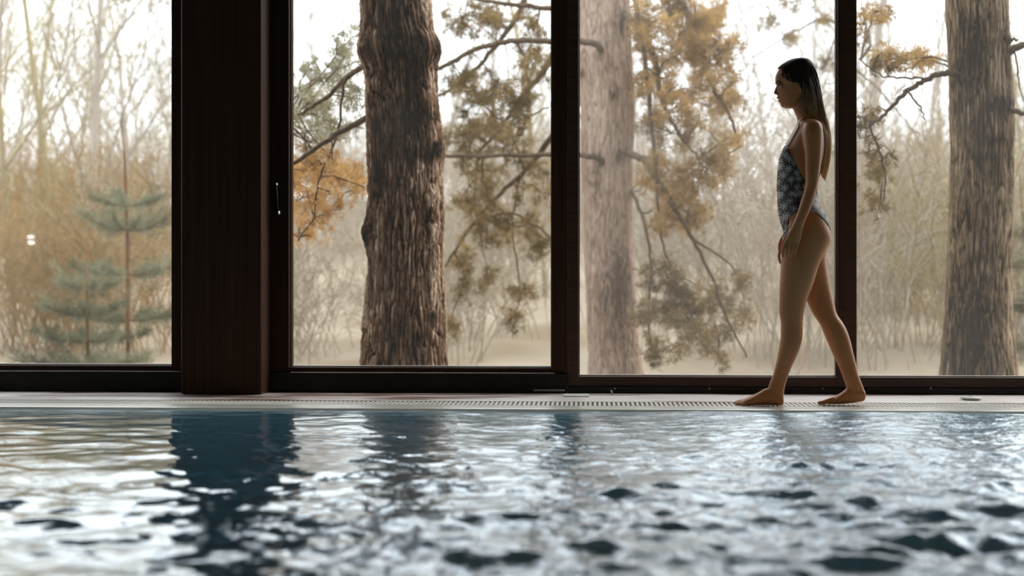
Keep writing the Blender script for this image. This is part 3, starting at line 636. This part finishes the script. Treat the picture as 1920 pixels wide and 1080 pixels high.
def bare_proto(mtl, H=8.5, r=.085):
    tr = MB(); tw = MB(); p = np.zeros(3); pts = [p]; d = np.array([rng.normal()*.05, rng.normal()*.05, 1.])
    for i in range(8): d = d+rng.normal(size=3)*.06; d[2] = abs(d[2]); d /= np.linalg.norm(d); p = p+d*H/8; pts.append(p)
    tr.tube(pts, np.linspace(r, r*.25, 9), 7, False)
    for k in range(20):
        t = rng.uniform(.12, 1); f = t*8; i = min(int(f), 7); pp = pts[i]*(1-(f-i))+pts[i+1]*(f-i)
        grow(tw, pp, rot_dir(np.array([0, 0, 1.]), rng.uniform(.4, 1.0)), H*.34*(1.15-.6*t)*rng.uniform(.7, 1.1), r*.42*(1.15-.7*t), 1, [0, 6, 4], .3)
    return tr.mesh('trunk', mtl, True), tw.mesh('limbs', mtl)
protos = [bare_proto(M['twig'], 8, .07), bare_proto(M['twig'], 7.5, .05), bare_proto(M['twig_olive'], 7, .04), bare_proto(M['twig_olive'], 8.5, .055)]
def place(name, meshes, x, y, s, rz, label, cat, group, sink=.1, tilt=0):
    r = bpy.data.objects.new(name, None); r.location = (x, y, float(ground_h(x, y))-sink); r.rotation_euler = (tilt, tilt*.5, rz); r.scale = (s, s, s); C.objects.link(r)
    tag(r, label, cat, group)
    for nm, me, st in meshes:
        o = bpy.data.objects.new(nm, me); o.parent = r; C.objects.link(o)
        if st: o['kind'] = 'stuff'
panes = [(-60, 330, 'leftmost pane'), (546, 1035, 'sliding door glass'), (1085, 1568, 'dusty pane right of the door'), (1602, 1960, 'rightmost pane')]
cnt = {0: 17, 1: 12, 2: 11, 3: 12}
for pi_, (a, b, nm) in enumerate(panes):
    for k in range(cnt[pi_]):
        Y = rng.uniform(22, 48); px = a-20+(b-a+40)*(k+rng.uniform(.1, .9))/cnt[pi_]; pt = at(px, 540, Y)
        pr = protos[(0, 1, 2, 3)[rng.integers(4)]] if pi_ in (0, 3) else protos[rng.integers(2)]
        place('bare_tree', [('trunk', pr[0], 0), ('limbs', pr[1], 1)], pt.x, Y, rng.uniform(.65, 1.15), rng.uniform(0, 6.28), 'slender leafless tree in the blurred woods seen through the '+nm, 'tree', 'bare trees through the '+nm, .1, rng.normal()*.06)
# a few individually recognisable stems
for px, Y, s, pr, lab in ((157, 19, 1.15, 1, 'tall thin leafless tree with a straight pale stem at mid height of the leftmost pane'),
                          (1024, 21, 1.0, 2, 'pale olive straight sapling at the right edge of the sliding door glass'),
                          (30, 17, 1.0, 2, 'crooked olive leafless tree at the left edge of the picture')):
    pt = at(px, 540, Y); me = protos[pr]; place('bare_tree', [('trunk', me[0], 0), ('limbs', me[1], 1)], pt.x, Y, s, px*.1, lab, 'tree', None)
def brush_proto(mtl, H, n, spread=.35, r=.008):
    mb = MB()
    for k in range(n):
        p = np.array([rng.normal()*.35, rng.normal()*.35, 0]); d = np.array([rng.normal()*spread, rng.normal()*spread, 1.]); d /= np.linalg.norm(d)
        grow(mb, p, d, H*rng.uniform(.6, 1.1), r, 1, [0, 5, 3], .1)
    return mb.mesh('stems', mtl)
bp = [brush_proto(M['twig_gold'], 1.9, 30), brush_proto(M['twig_tan'], 1.8, 34), brush_proto(M['twig_tan'], 2.6, 26, .2), brush_proto(M['twig_olive'], 2.3, 24, .25)]
bw = {0: (34, (.6, .1, .1, .2)), 1: (28, (.05, .5, .45, 0)), 2: (26, (.0, .55, .45, 0)), 3: (28, (.2, .2, .2, .4))}
kinds = ['golden', 'tan', 'tall tan', 'olive']
for pi_, (a, b, nm) in enumerate(panes):
    n, wts = bw[pi_]
    for k in range(n):
        Y = rng.uniform(13.5, 38); px = rng.uniform(a-20, b+20); pt = at(px, 540, Y); j = rng.choice(4, p=wts)
        place('dry_shrub', [('stems', bp[j], 1)], pt.x, Y, rng.uniform(.7, 1.2), rng.uniform(0, 6.28), kinds[j]+' dry leafless shrub on the slope behind the '+nm, 'shrub', kinds[j]+' shrubs behind the '+nm)

# ------------------------------------------------------------------ person
YP = 7.01
def catmull(S, n):
    S = np.asarray(S, float); m = len(S); out = []
    for i in range(m-1):
        p0, p1, p2, p3 = S[max(i-1, 0)], S[i], S[i+1], S[min(i+2, m-1)]
        for t in np.linspace(0, 1, n, endpoint=False):
            out.append(.5*((2*p1)+(-p0+p2)*t+(2*p0-5*p1+4*p2-p3)*t*t+(-p0+3*p1-3*p2+p3)*t**3))
    out.append(S[-1]); return np.array(out)
def narrow(yo, py):     # the ankles come together under the body
    t = min(max((py-520)/190, 0), 1); return yo+(.036 if yo < 0 else -.046)*t
def hloft(mb, secs, n=36, sub=4, p=2.0, egg=0.0, cap=True):
    """horizontal sections: (y_px, x_front_px, x_back_px, y_off, ry)."""
    W = []
    for (py, xf, xb, yo, ry) in secs:
        yo = narrow(yo, py)
        A = at(xf, py, YP+yo); B = at(xb, py, YP+yo); W.append((A.z, (A.x+B.x)/2, (B.x-A.x)/2, YP+yo, ry))
    W = catmull(W, sub); th = np.arange(n)*2*math.pi/n; c, s = np.cos(th), np.sin(th)
    cc = np.sign(c)*np.abs(c)**(2/p); ss = np.sign(s)*np.abs(s)**(2/p); V = []
    for (z, xc, rx, yc, ry) in W:
        V.append(np.stack([xc+rx*cc, yc+ry*ss*(1-egg*np.clip(-c, 0, 1)**1.5), np.full(n, z)], -1))
    m = len(V); V = np.concatenate(V)
    f = [(i*n+j, (i+1)*n+j, (i+1)*n+(j+1) % n, i*n+(j+1) % n) for i in range(m-1) for j in range(n)]
    f += [tuple(range(n)), tuple((m-1)*n+j for j in range(n))[::-1]]
    mb.add(V, f)
def xloft(mb, secs, n=28, sub=4, p=2.2):
    """vertical slices across a foot: (x_px, y_top_px, y_bot_px, y_off, ry)."""
    W = []
    for (px, yt, yb, yo, ry) in secs:
        yo = narrow(yo, 760)
        A = at(px, yt, YP+yo); B = at(px, yb, YP+yo); W.append((A.x, (A.z+B.z)/2, (A.z-B.z)/2, YP+yo, ry))
    W = catmull(W, sub); th = np.arange(n)*2*math.pi/n; c, s = np.cos(th), np.sin(th)
    cc = np.sign(c)*np.abs(c)**(2/p); ss = np.sign(s)*np.abs(s)**(2/p); V = []
    for (x, zc, rz, yc, ry) in W: V.append(np.stack([np.full(n, x), yc+ry*cc, zc+rz*ss], -1))
    m = len(V); V = np.concatenate(V)
    f = [(i*n+j, i*n+(j+1) % n, (i+1)*n+(j+1) % n, (i+1)*n+j) for i in range(m-1) for j in range(n)]
    f += [tuple(range(n))[::-1], tuple((m-1)*n+j for j in range(n))]
    mb.add(V, f)
def capsule(mb, pts, rad, n=12):
    P = [np.array(at(x, y, YP+(narrow(yo, y) if y > 600 else yo))) for (x, y, yo) in pts]; Q = catmull(np.array([list(p)+[r] for p, r in zip(P, rad)]), 4)
    mb.tube(Q[:, :3], Q[:, 3], n); 
    for i in (0, -1): r = Q[i, 3]; mb.ell(Q[i, :3], (r, r, r), 12, 8)
def ellp(mb, x, y, yo, rx, ry, rz, n=20): mb.ell(np.array(at(x, y, YP+yo)), (rx, ry, rz), n, 12)
def torso_legs():
    m = MB()
    # torso
    hloft(m, [(222, 1497, 1533, 0, .058), (229, 1496, 1538, 0, .085), (236, 1493, 1541, 0, .125), (246, 1487, 1543, 0, .145), (260, 1479.5, 1545, 0, .150), (275, 1471.5, 1546, 0, .146), (290, 1465, 1545, 0, .142), (306, 1461, 1542, 0, .136), (327, 1459, 1537, 0, .124), (348, 1458, 1532, 0, .117), (369, 1459, 1530, 0, .123), (385, 1460, 1535, 0, .138), (400, 1461.5, 1544, 0, .153), (414, 1464.5, 1551, 0, .163), (427, 1469, 1554, 0, .168), (440, 1474, 1553, 0, .165), (455, 1483, 1548, 0, .15), (468, 1492, 1535, 0, .11)], 44, 5, 2.25)
    for s in (-1, 1):
        ellp(m, 1484, 296, s*.068, .052, .055, .060)
        ellp(m, 1531, 445, s*.078, .070, .080, .080)
    # near (front) leg
    hloft(m, [(415, 1480, 1548, -.088, .075), (430, 1472, 1554, -.088, .083), (445, 1468, 1556, -.088, .086), (460, 1466.5, 1553, -.088, .088), (475, 1465.5, 1546.5, -.088, .087), (491, 1464.8, 1538.5, -.088, .084), (505, 1464, 1533, -.087, .081), (533, 1462, 1524.5, -.084, .072), (563, 1461.3, 1513, -.08, .060), (585, 1460.8, 1507.5, -.077, .053), (602, 1463.5, 1505.5, -.075, .050), (620, 1464, 1505.5, -.073, .052), (637, 1463, 1504.5, -.072, .053), (657, 1459.8, 1498.5, -.07, .050), (673, 1456.8, 1491.7, -.069, .044), (688, 1453, 1484.8, -.068, .038), (703, 1449, 1478.8, -.067, .033), (716, 1444, 1474.3, -.066, .031), (728, 1440, 1471, -.066, .031), (742, 1438, 1469.5, -.066, .031), (754, 1440, 1468, -.066, .028)], 32, 4, 2.1)
    # far (rear) leg
    hloft(m, [(420, 1482, 1546, .088, .075), (440, 1476, 1552, .088, .084), (460, 1474, 1552, .088, .086), (478, 1478, 1549, .088, .084), (502, 1486, 1551.5, .087, .080), (527, 1495, 1555.5, .084, .072), (548, 1504, 1559.5, .08, .064), (569, 1514.5, 1564, .077, .056), (589, 1524, 1569.5, .074, .052), (608, 1537, 1582.5, .072, .051), (624, 1544, 1590, .07, .052), (640, 1550.5, 1595, .07, .051), (657, 1558, 1599, .068, .047), (673, 1565.5, 1603, .067, .042), (688, 1572.5, 1606.5, .066, .037), (703, 1578.5, 1610, .065, .033), (718, 1584.5, 1615.5, .065, .031), (730, 1588, 1620, .065, .030), (742, 1595, 1621.5, .065, .026)], 32, 4, 2.1)
    return m
m = torso_legs(); tmp = MB()
def head(m):
    hloft(m, [(112.5, 1488, 1508, 0, .028), (117, 1476, 1516, 0, .050), (125, 1464, 1522, 0, .065), (135, 1457, 1525, 0, .072), (145, 1453.6, 1526, 0, .075), (153, 1453.6, 1526, 0, .076), (160, 1455.8, 1525.5, 0, .075), (168, 1456.8, 1523.5, 0, .073), (176, 1457.3, 1520, 0, .070), (184, 1458.3, 1515, 0, .065), (190, 1461, 1510, 0, .059), (196, 1464, 1503, 0, .050), (200.5, 1468, 1493, 0, .038), (203, 1473, 1486, 0, .026)], 36, 4, 2.15, .32)
    hloft(m, [(175, 1480, 1520, 0, .048), (188, 1482, 1521, 0, .049), (203, 1486.5, 1524, 0, .050), (214, 1491.5, 1529, 0, .054), (224, 1495, 1534, 0, .066), (235, 1496, 1538, 0, .085)], 32, 4)
    capsule(m, [(1458.5, 161, 0), (1455.8, 168, 0), (1453.9, 174.3, 0)], [.0065, .0075, .0080])
    ellp(m, 1457, 175.5, -.011, .008, .006, .006); ellp(m, 1457, 175.5, .011, .008, .006, .006)
    ellp(m, 1459.2, 183.2, 0, .0085, .020, .0050); ellp(m, 1461.6, 189.2, 0, .0078, .018, .0052)
    ellp(m, 1468.5, 197, 0, .0125, .019, .0115)
    ellp(m, 1457, 156, -.026, .010, .020, .006); ellp(m, 1457, 156, .026, .010, .020, .006)
    for s in (-1, 1):
        pts = [(1501, 175, s*.076), (1503.5, 168, s*.081), (1503, 160.5, s*.082), (1498.5, 157.5, s*.081), (1495, 161, s*.077)]
        capsule(m, pts, [.0035]*5, 8); ellp(m, 1499, 174.5, s*.074, .006, .005, .007); ellp(m, 1499.5, 166, s*.073, .010, .006, .018)
head(m)
# shoulders and arms
for s in (-1, 1):
    m.ell(np.array(at(1524, 243, YP+s*.150)), (.050, .045, .050), 24, 14)
    ellp(m, 1516, 233, s*.10, .045, .06, .026)
    capsule(m, [(1497, 233, s*.02), (1505, 231, s*.08), (1515, 232, s*.14)], [.010, .011, .012])
hloft(m, [(226, 1516, 1534, -.155, .024), (231, 1510, 1539, -.160, .040), (240, 1506.2, 1541.8, -.165, .049), (252, 1505, 1542.6, -.168, .051), (267, 1506.3, 1542.4, -.172, .049), (292, 1508.6, 1540.8, -.180, .044), (320, 1509.2, 1538, -.188, .040), (341, 1509.8, 1534.8, -.193, .037), (350, 1508.6, 1533, -.195, .037), (363, 1505.4, 1529.6, -.198, .037), (378, 1500.8, 1525, -.202, .035), (395, 1495.6, 1518.8, -.206, .031), (412, 1489.6, 1511.5, -.208, .026), (426, 1484, 1505.5, -.209, .021), (436, 1479, 1504, -.208, .018), (447, 1474.5, 1502, -.206, .0165), (453, 1471.5, 1500, -.205, .0145), (457, 1473, 1498.5, -.204, .010)], 28, 4)
capsule(m, [(1475.5, 450, -.204), (1470.6, 461, -.203), (1467.6, 471, -.199), (1467.4, 481, -.191)], [.0086, .0080, .0072, .0060])
capsule(m, [(1482, 452, -.209), (1477.8, 464, -.209), (1475, 474, -.204), (1475.2, 483.5, -.195)], [.0086, .0082, .0074, .0062])
capsule(m, [(1489, 452, -.209), (1485.8, 464, -.210), (1483.3, 473, -.206), (1482.8, 480.5, -.197)], [.0084, .0079, .0071, .0060])
capsule(m, [(1496.5, 450, -.206), (1494.4, 461, -.207), (1492.4, 469, -.204), (1490.6, 476.5, -.198)], [.0078, .0070, .0063, .0054])
capsule(m, [(1483, 433, -.196), (1475.5, 443, -.188), (1470, 453, -.182), (1466.5, 463, -.180)], [.011, .0105, .0088, .0070])
# far arm
hloft(m, [(226, 1516, 1534, .155, .024), (231, 1510, 1539, .160, .040), (240, 1506.2, 1541.8, .165, .049), (252, 1505, 1542.6, .168, .051), (267, 1505, 1541, .172, .049), (292, 1504, 1536, .180, .044), (320, 1500, 1529, .188, .040), (345, 1497, 1521, .195, .037), (363, 1491.4, 1515.6, .198, .037), (380, 1485.8, 1510, .202, .035), (398, 1480.6, 1503.8, .206, .031), (416, 1474.6, 1496.5, .208, .026), (430, 1470, 1491, .209, .021), (441, 1467, 1490, .208, .018), (453, 1464, 1488, .206, .0165), (463, 1462.2, 1486, .204, .0145), (467, 1463, 1485, .203, .011)], 28, 4)
capsule(m, [(1466.5, 458, .204), (1462.4, 471, .203), (1460.8, 482, .200), (1463, 493, .194)], [.0086, .0080, .0072, .0060])
capsule(m, [(1472.5, 462, .207), (1469.5, 474, .207), (1468.5, 484, .203), (1470, 492, .196)], [.0088, .0082, .0075, .0064])
capsule(m, [(1479, 462, .208), (1477, 473, .208), (1476, 482, .204), (1477, 489, .198)], [.0085, .0080, .0073, .0062])
capsule(m, [(1484, 460, .206), (1483.5, 469, .207), (1483, 477, .204), (1483, 483, .198)], [.0080, .0072, .0066, .0055])
capsule(m, [(1472, 440, .196), (1465.5, 450, .186), (1462, 460, .180), (1461.5, 469, .177)], [.011, .0105, .0088, .0070])
# near foot (outer side to the camera)
xloft(m, [(1469, 746, 755, -.066, .012), (1467, 738, 760, -.066, .024), (1458, 732, 760.6, -.066, .030), (1446, 728, 760.4, -.066, .031), (1434, 729, 760, -.067, .033), (1424, 734.5, 760, -.069, .036), (1412, 740.5, 760, -.070, .040), (1402, 745, 760.2, -.070, .041), (1395, 748, 760.4, -.069, .040), (1390, 751, 760, -.066, .034)])
for (xt, yo, r) in ((1380.5, -.040, .0105), (1380.5, -.056, .0085), (1384, -.068, .008), (1388.5, -.083, .0078), (1394, -.097, .0075)):
    yb = 540+(CH-r)*F/(YP+narrow(yo, 760)-.075)
    capsule(m, [(1402, yb-4, yo*.9-.006), (xt+8, yb-2.4, yo), (xt, yb, yo)], [r*1.1, r*1.02, r*.95], 12)
# far foot, heel lifted
xloft(m, [(1622.5, 737, 746, .065, .014), (1620, 731, 751, .065, .025), (1612, 726, 753.6, .065, .030), (1600, 724, 755.4, .065, .031), (1589, 727, 756.8, .065, .031), (1579, 735, 757.6, .066, .034), (1568, 741.5, 757.8, .066, .037), (1558, 747.4, 757.6, .066, .040), (1549, 750.4, 757.4, .066, .039), (1543, 752, 757.4, .064, .033)])
for (xt, yo, r) in ((1536.5, .036, .0105), (1536.5, .055, .0085), (1539, .070, .008), (1543, .084, .0078), (1548, .097, .0075)):
    yb = 540+(CH-r)*F/(YP+narrow(yo, 760)-.075)
    capsule(m, [(1562, yb-5.5, yo*.9+.006), (xt+14, yb-2.6, yo), (xt+6, yb-.8, yo), (xt, yb, yo)], [r*1.5, r*1.2, r, r*.95], 12)

def remeshed(mb, voxel, it=3, name='tmp'):
    me = mb.mesh(name); o = bpy.data.objects.new(name, me); C.objects.link(o)
    bm = bmesh.new(); bm.from_mesh(me); bmesh.ops.recalc_face_normals(bm, faces=bm.faces); bm.to_mesh(me); bm.free()
    r = o.modifiers.new('r', 'REMESH'); r.mode = 'VOXEL'; r.voxel_size = voxel; r.use_smooth_shade = True
    s = o.modifiers.new('s', 'SMOOTH'); s.factor = .5; s.iterations = it
    dg = bpy.context.evaluated_depsgraph_get(); out = bpy.data.meshes.new_from_object(o.evaluated_get(dg))
    bpy.data.objects.remove(o); bpy.data.meshes.remove(me); return out
body = remeshed(m, .0030, 4, 'person')
def getv(me): a = np.empty(len(me.vertices)*3); me.vertices.foreach_get('co', a); return a.reshape(-1, 3)
V = getv(body)
# sculpt: eye sockets, spine and navel hollows, keep the soles on the deck
for s in (-1, 1):
    e = np.array(at(1463.5, 161, YP+s*.033)); g = np.exp(-(((V-e)/np.array([.014, .016, .009]))**2).sum(1)); V[:, 0] += .006*g; V[:, 1] -= s*.004*g
mo = np.array(at(1458.5, 186.6, YP)); g = np.exp(-(((V-mo)/np.array([.012, .026, .0022]))**2).sum(1)); V[:, 0] += .004*g
V[:, 2] = np.maximum(V[:, 2], 0)
def relax(me, V, wgt, it):
    E = np.empty(len(me.edges)*2, int); me.edges.foreach_get('vertices', E); a, b = E[::2], E[1::2]; n = len(V)
    deg = np.maximum(np.bincount(a, minlength=n)+np.bincount(b, minlength=n), 1)[:, None]
    for _ in range(it):
        S = np.stack([np.bincount(a, V[b, k], n)+np.bincount(b, V[a, k], n) for k in range(3)], -1)/deg
        V = V+wgt[:, None]*(S-V)
    return V
def soft(V):
    z = V[:, 2]; y = np.abs(V[:, 1]-YP); w_ = np.clip((z-.12)/.05, 0, 1)*np.clip((1.40-z)/.05, 0, 1)
    hand = (z < at(1480, 425, YP).z+.01) & (z > at(1480, 500, YP).z) & ((y > .172) | (V[:, 0] < at(1474, 440, YP).x))
    return w_*(~hand)*.8
V = relax(body, V, soft(V), 30)
body.vertices.foreach_set('co', V.ravel()); body.update()
FX = float(at(1500, 760, YP).x); ORG = Vector((FX, YP, 0))
def shift(me): me.transform(Matrix.Translation(-ORG))
body.materials.clear(); body.materials.append(M['skin']); body.materials.append(M['lip'])
cen = np.empty(len(body.polygons)*3); body.polygons.foreach_get('center', cen); cen = cen.reshape(-1, 3)
lp = np.array(at(1459, 186.5, YP)); d = (((cen-lp)/np.array([.014, .021, .0145]))**2).sum(1) < 1
body.polygons.foreach_set('material_index', d.astype(int)); body.polygons.foreach_set('use_smooth', np.ones(len(body.polygons), bool))
bvh = BVHTree.FromPolygons([tuple(v) for v in V], [tuple(p.vertices) for p in body.polygons])
shift(body); person = bpy.data.objects.new('person', body); person.location = ORG; C.objects.link(person)
tag(person, 'barefoot woman in a palm print swimsuit walking left along the pool edge', 'person')

def poly_sd(P, poly):
    """signed distance, positive inside."""
    poly = np.asarray(poly, float); d = np.full(len(P), 1e9); ins = np.zeros(len(P), bool)
    for i in range(len(poly)):
        a, b = poly[i], poly[(i+1) % len(poly)]; ab = b-a; t = np.clip(((P-a)@ab)/(ab@ab), 0, 1)
        d = np.minimum(d, np.linalg.norm(P-(a+t[:, None]*ab), axis=1))
        c = ((a[1] > P[:, 1]) != (b[1] > P[:, 1])); xi = (b[0]-a[0])*(P[:, 1]-a[1])/(b[1]-a[1]+1e-12)+a[0]
        ins ^= c & (P[:, 0] < xi)
    return np.where(ins, d, -d)
def cut_keep(me, val):
    bm = bmesh.new(); bm.from_mesh(me); bm.verts.ensure_lookup_table(); va = {v: float(val[v.index]) for v in bm.verts}
    new = set()
    for e in [e for e in bm.edges if va[e.verts[0]]*va[e.verts[1]] < 0]:
        a, b = e.verts; t = va[a]/(va[a]-va[b]); t = min(max(t, .02), .98)
        ne, nv = bmesh.utils.edge_split(e, a, t); va[nv] = 0.0; new.add(nv)
    for f in list({f for v in new for f in v.link_faces}):
        zs = [v for v in f.verts if v in new]
        if len(zs) == 2:
            try: bmesh.utils.face_split(f, zs[0], zs[1])
            except Exception: pass
    kill = [f for f in bm.faces if sum(va.get(v, 0) for v in f.verts) < 0]
    bmesh.ops.delete(bm, geom=kill, context='FACES'); bmesh.ops.delete(bm, geom=[v for v in bm.verts if not v.link_faces], context='VERTS')
    bm.to_mesh(me); bm.free()
# swimsuit from the same torso surface, slightly outside it
suit = remeshed(torso_legs(), .0045, 4, 'swimsuit'); V = getv(suit); V = relax(suit, V, np.full(len(V), .8), 20); suit.vertices.foreach_set('co', V.ravel())
Q = V.copy(); Q[:, 1] = YP-np.abs(V[:, 1]-YP); P = proj(Q)
poly = [(1430, 268), (1466, 272), (1477, 275), (1484, 294), (1492.5, 310.5), (1503.6, 330), (1512, 342), (1535, 368), (1565, 374), (1580, 450), (1558.5, 432), (1546.7, 414.4), (1537, 405), (1527, 398.5), (1519, 396), (1500, 396), (1486, 401), (1479.5, 408), (1478, 420), (1477, 437), (1474, 447), (1440, 449)]
sd_ = poly_sd(P, poly)
z = V[:, 2]; zc = at(1500, 470, YP).z; zt = at(1500, 400, YP).z
strip = (.030-np.abs(V[:, 1]-YP)+np.clip(z-at(1500, 446, YP).z, 0, 1)*.4)*387; strip = np.where(z < zt, strip, -99)
strip = np.minimum(strip, (z-at(1500, 478, YP).z)*387)
sd_ = np.maximum(sd_, strip)
cut_keep(suit, sd_)
bm = bmesh.new(); bm.from_mesh(suit); bm.normal_update()
for v in bm.verts: v.co += v.normal*.0032
bm.to_mesh(suit); bm.free(); suit.materials.append(M['suit']); suit.polygons.foreach_set('use_smooth', [True]*len(suit.polygons)); shift(suit)
so_ = bpy.data.objects.new('swimsuit', suit); so_.parent = person; C.objects.link(so_); so_['label'] = 'dark one-piece swimsuit with pale palm tree print'
sl = so_.modifiers.new('thick', 'SOLIDIFY'); sl.thickness = .002; sl.offset = -1
# straps
def snapped(pts, off=.0025):
    out = []
    for p in catmull(np.array([np.array(at(x, y, YP+yo)) for (x, y, yo) in pts]), 8):
        loc, nrm, _, _ = bvh.find_nearest(Vector(p)); c = Vector((FX+.03, YP, loc.z)); out.append(np.array(loc+nrm*off)-np.array(ORG))
    return out
st = MB()
for s in (-1, 1):
    for (xa, ya, xb, yb) in ((1473, 274, 1504, 229), (1478, 277, 1506, 232)):
        yo = .075 if xa < 1475 else .082
        st.tube(snapped([(xa, ya, s*yo), ((xa+xb)/2-1, (ya+yb)/2, s*(yo+.008)), (xb, yb, s*(yo+.014)), (1516, 226, s*.098), (1532, 236, s*.098), (1545, 270, s*.085), (1545, 310, s*.07), (1538, 345, s*.06), (1536, 372, s*.05)]), .0017, 6)
me = st.mesh('strap', M['strap'], True); o = bpy.data.objects.new('strap', me); o.parent = person; C.objects.link(o); o['label'] = 'thin dark double shoulder straps'
# face details
for s in (-1, 1):
    e = np.array(at(1465.2, 161.2, YP+s*.031))-np.array(ORG)
    q = MB(); q.ell(e, (.0115, .0115, .0115), 20, 12); me = q.mesh('eye', M['eye'], True); me.materials.append(M['iris'])
    for pl in me.polygons:
        dv = (pl.center-Vector(e)).normalized()
        if dv.dot(Vector((-.93, s*.25, 0)).normalized()) > .86: pl.material_index = 1
    o = bpy.data.objects.new('eye', me); o.parent = person; C.objects.link(o)
    q = MB(); pts = [np.array(bvh.find_nearest(at(x, y, YP+s*yo))[0])-np.array(ORG) for (x, y, yo) in ((1454, 156, .012), (1456.5, 153.3, .022), (1460, 152.2, .033), (1466, 153.4, .046))]
    q.tube(catmull(np.array(pts), 4), np.concatenate([np.linspace(.0022, .0032, 7), np.linspace(.003, .001, 6)]), 8); me = q.mesh('eyebrow', M['brow'], True)
    o = bpy.data.objects.new('eyebrow', me); o.parent = person; C.objects.link(o)
    q = MB(); pts = [np.array(bvh.find_nearest(at(x, y, YP+s*yo))[0])-np.array(ORG)+np.array([-.0015, s*.001, 0]) for (x, y, yo) in ((1457.8, 160, .018), (1459.5, 158.6, .028), (1463, 158.8, .040), (1466, 160.6, .046))]
    q.tube(catmull(np.array(pts), 4), .0017, 6); me = q.mesh('eyelash', M['brow'], True); o = bpy.data.objects.new('eyelash', me); o.parent = person; C.objects.link(o)
# hair: cap on the skull plus long locks
hm = MB(); hloft(hm, [(110, 1490, 1508, 0, .026), (112, 1481, 1516, 0, .046), (117, 1471, 1522, 0, .060), (124, 1461, 1526, 0, .069), (132, 1455.8, 1529.5, 0, .075), (142, 1452, 1531.5, 0, .079), (153, 1451.5, 1533, 0, .080), (165, 1453, 1535.5, 0, .079), (178, 1456, 1537.5, 0, .077), (192, 1462, 1541.5, 0, .075), (206, 1472, 1544, 0, .070), (218, 1480, 1547, 0, .066), (228, 1486, 1550, 0, .060)], 40, 4, 2.1, .28)
cap_ = remeshed(hm, .004, 3, 'cap'); V = getv(cap_); Q = V.copy(); Q[:, 1] = YP-np.abs(V[:, 1]-YP); P = proj(Q)
hp_ = [(1440, 90), (1452, 126), (1457, 129), (1462.5, 139), (1470, 147), (1479, 152), (1488, 154.5), (1496, 154), (1503, 158), (1505.5, 166), (1503, 176), (1503, 190), (1506, 210), (1511, 222), (1560, 226), (1560, 90)]
val = poly_sd(P, hp_); ctr = (np.abs(V[:, 1]-YP) < .045) & (P[:, 0] < 1470); zc2 = at(1455, 128, YP).z
val = np.where(ctr, (V[:, 2]-zc2)*387, val); cut_keep(cap_, val)
hb = MB(); hv = getv(cap_); gv = .0018*noise(hv[:, 0]*25, hv[:, 1]*160, hv[:, 2]*20); hb.add(hv+np.stack([gv, gv, gv], -1), [tuple(p.vertices) for p in cap_.polygons])
fr = [(1459, 126, .004), (1467, 133, .056), (1483, 147, .079), (1499, 157, .087), (1505, 175, .082), (1505, 196, .070), (1510, 214, .070), (1526, 228, .095), (1539, 246, .105), (1542, 275, .09), (1541, 305, .08), (1538, 332, .07)]
bk = [(1508, 109.5, .004), (1521, 117, .045), (1531, 135, .052), (1536, 156, .05), (1540, 176, .05), (1544, 197, .052), (1548, 214, .055), (1553, 232, .06), (1557, 254, .06), (1557.5, 282, .055), (1553, 315, .05), (1546, 347, .04)]
fr, bk = np.array(fr, float), np.array(bk, float)
for k in range(620):
    u = rng.uniform(0, 1)**.8; s = rng.choice([-1, 1]); lat = 1.0 if u < .6 else rng.uniform(.05, 1)
    if u < .6: lat = 1.0-.12*rng.uniform()
    C0 = fr*(1-u)+bk*u
    C0[1:6, 2] += .018*(1-abs(2*u-1))*1.0
    end = rng.uniform(.82, 1.0); j = rng.normal(size=(12, 2))*np.linspace(.3, 1.5, 12)[:, None]
    pts = []
    dep = -rng.uniform(0, 2.2)
    for i in range(12):
        xx, yy, yo = C0[i]; yo = yo*lat
        pts.append(np.array(at(xx+j[i, 0]*.6+dep*(.5+.5*(i > 5)), yy+j[i, 1]*.3+(1 if i == 0 else 0), YP+s*yo))-0)
    R = catmull(np.array(pts), 3); R = R[:max(8, int(len(R)*end))]
    hb.tube(R, np.concatenate([np.linspace(.0012, .0026, 6), np.linspace(.0026, .0024, len(R)-12), np.linspace(.0022, .0005, 6)]), 4, False)
me = hb.mesh('hair', M['hair'], True, tuple(ORG)); o = bpy.data.objects.new('hair', me); o.parent = person; C.objects.link(o); o['label'] = 'long straight hair, dark brown turning blond at the ends'
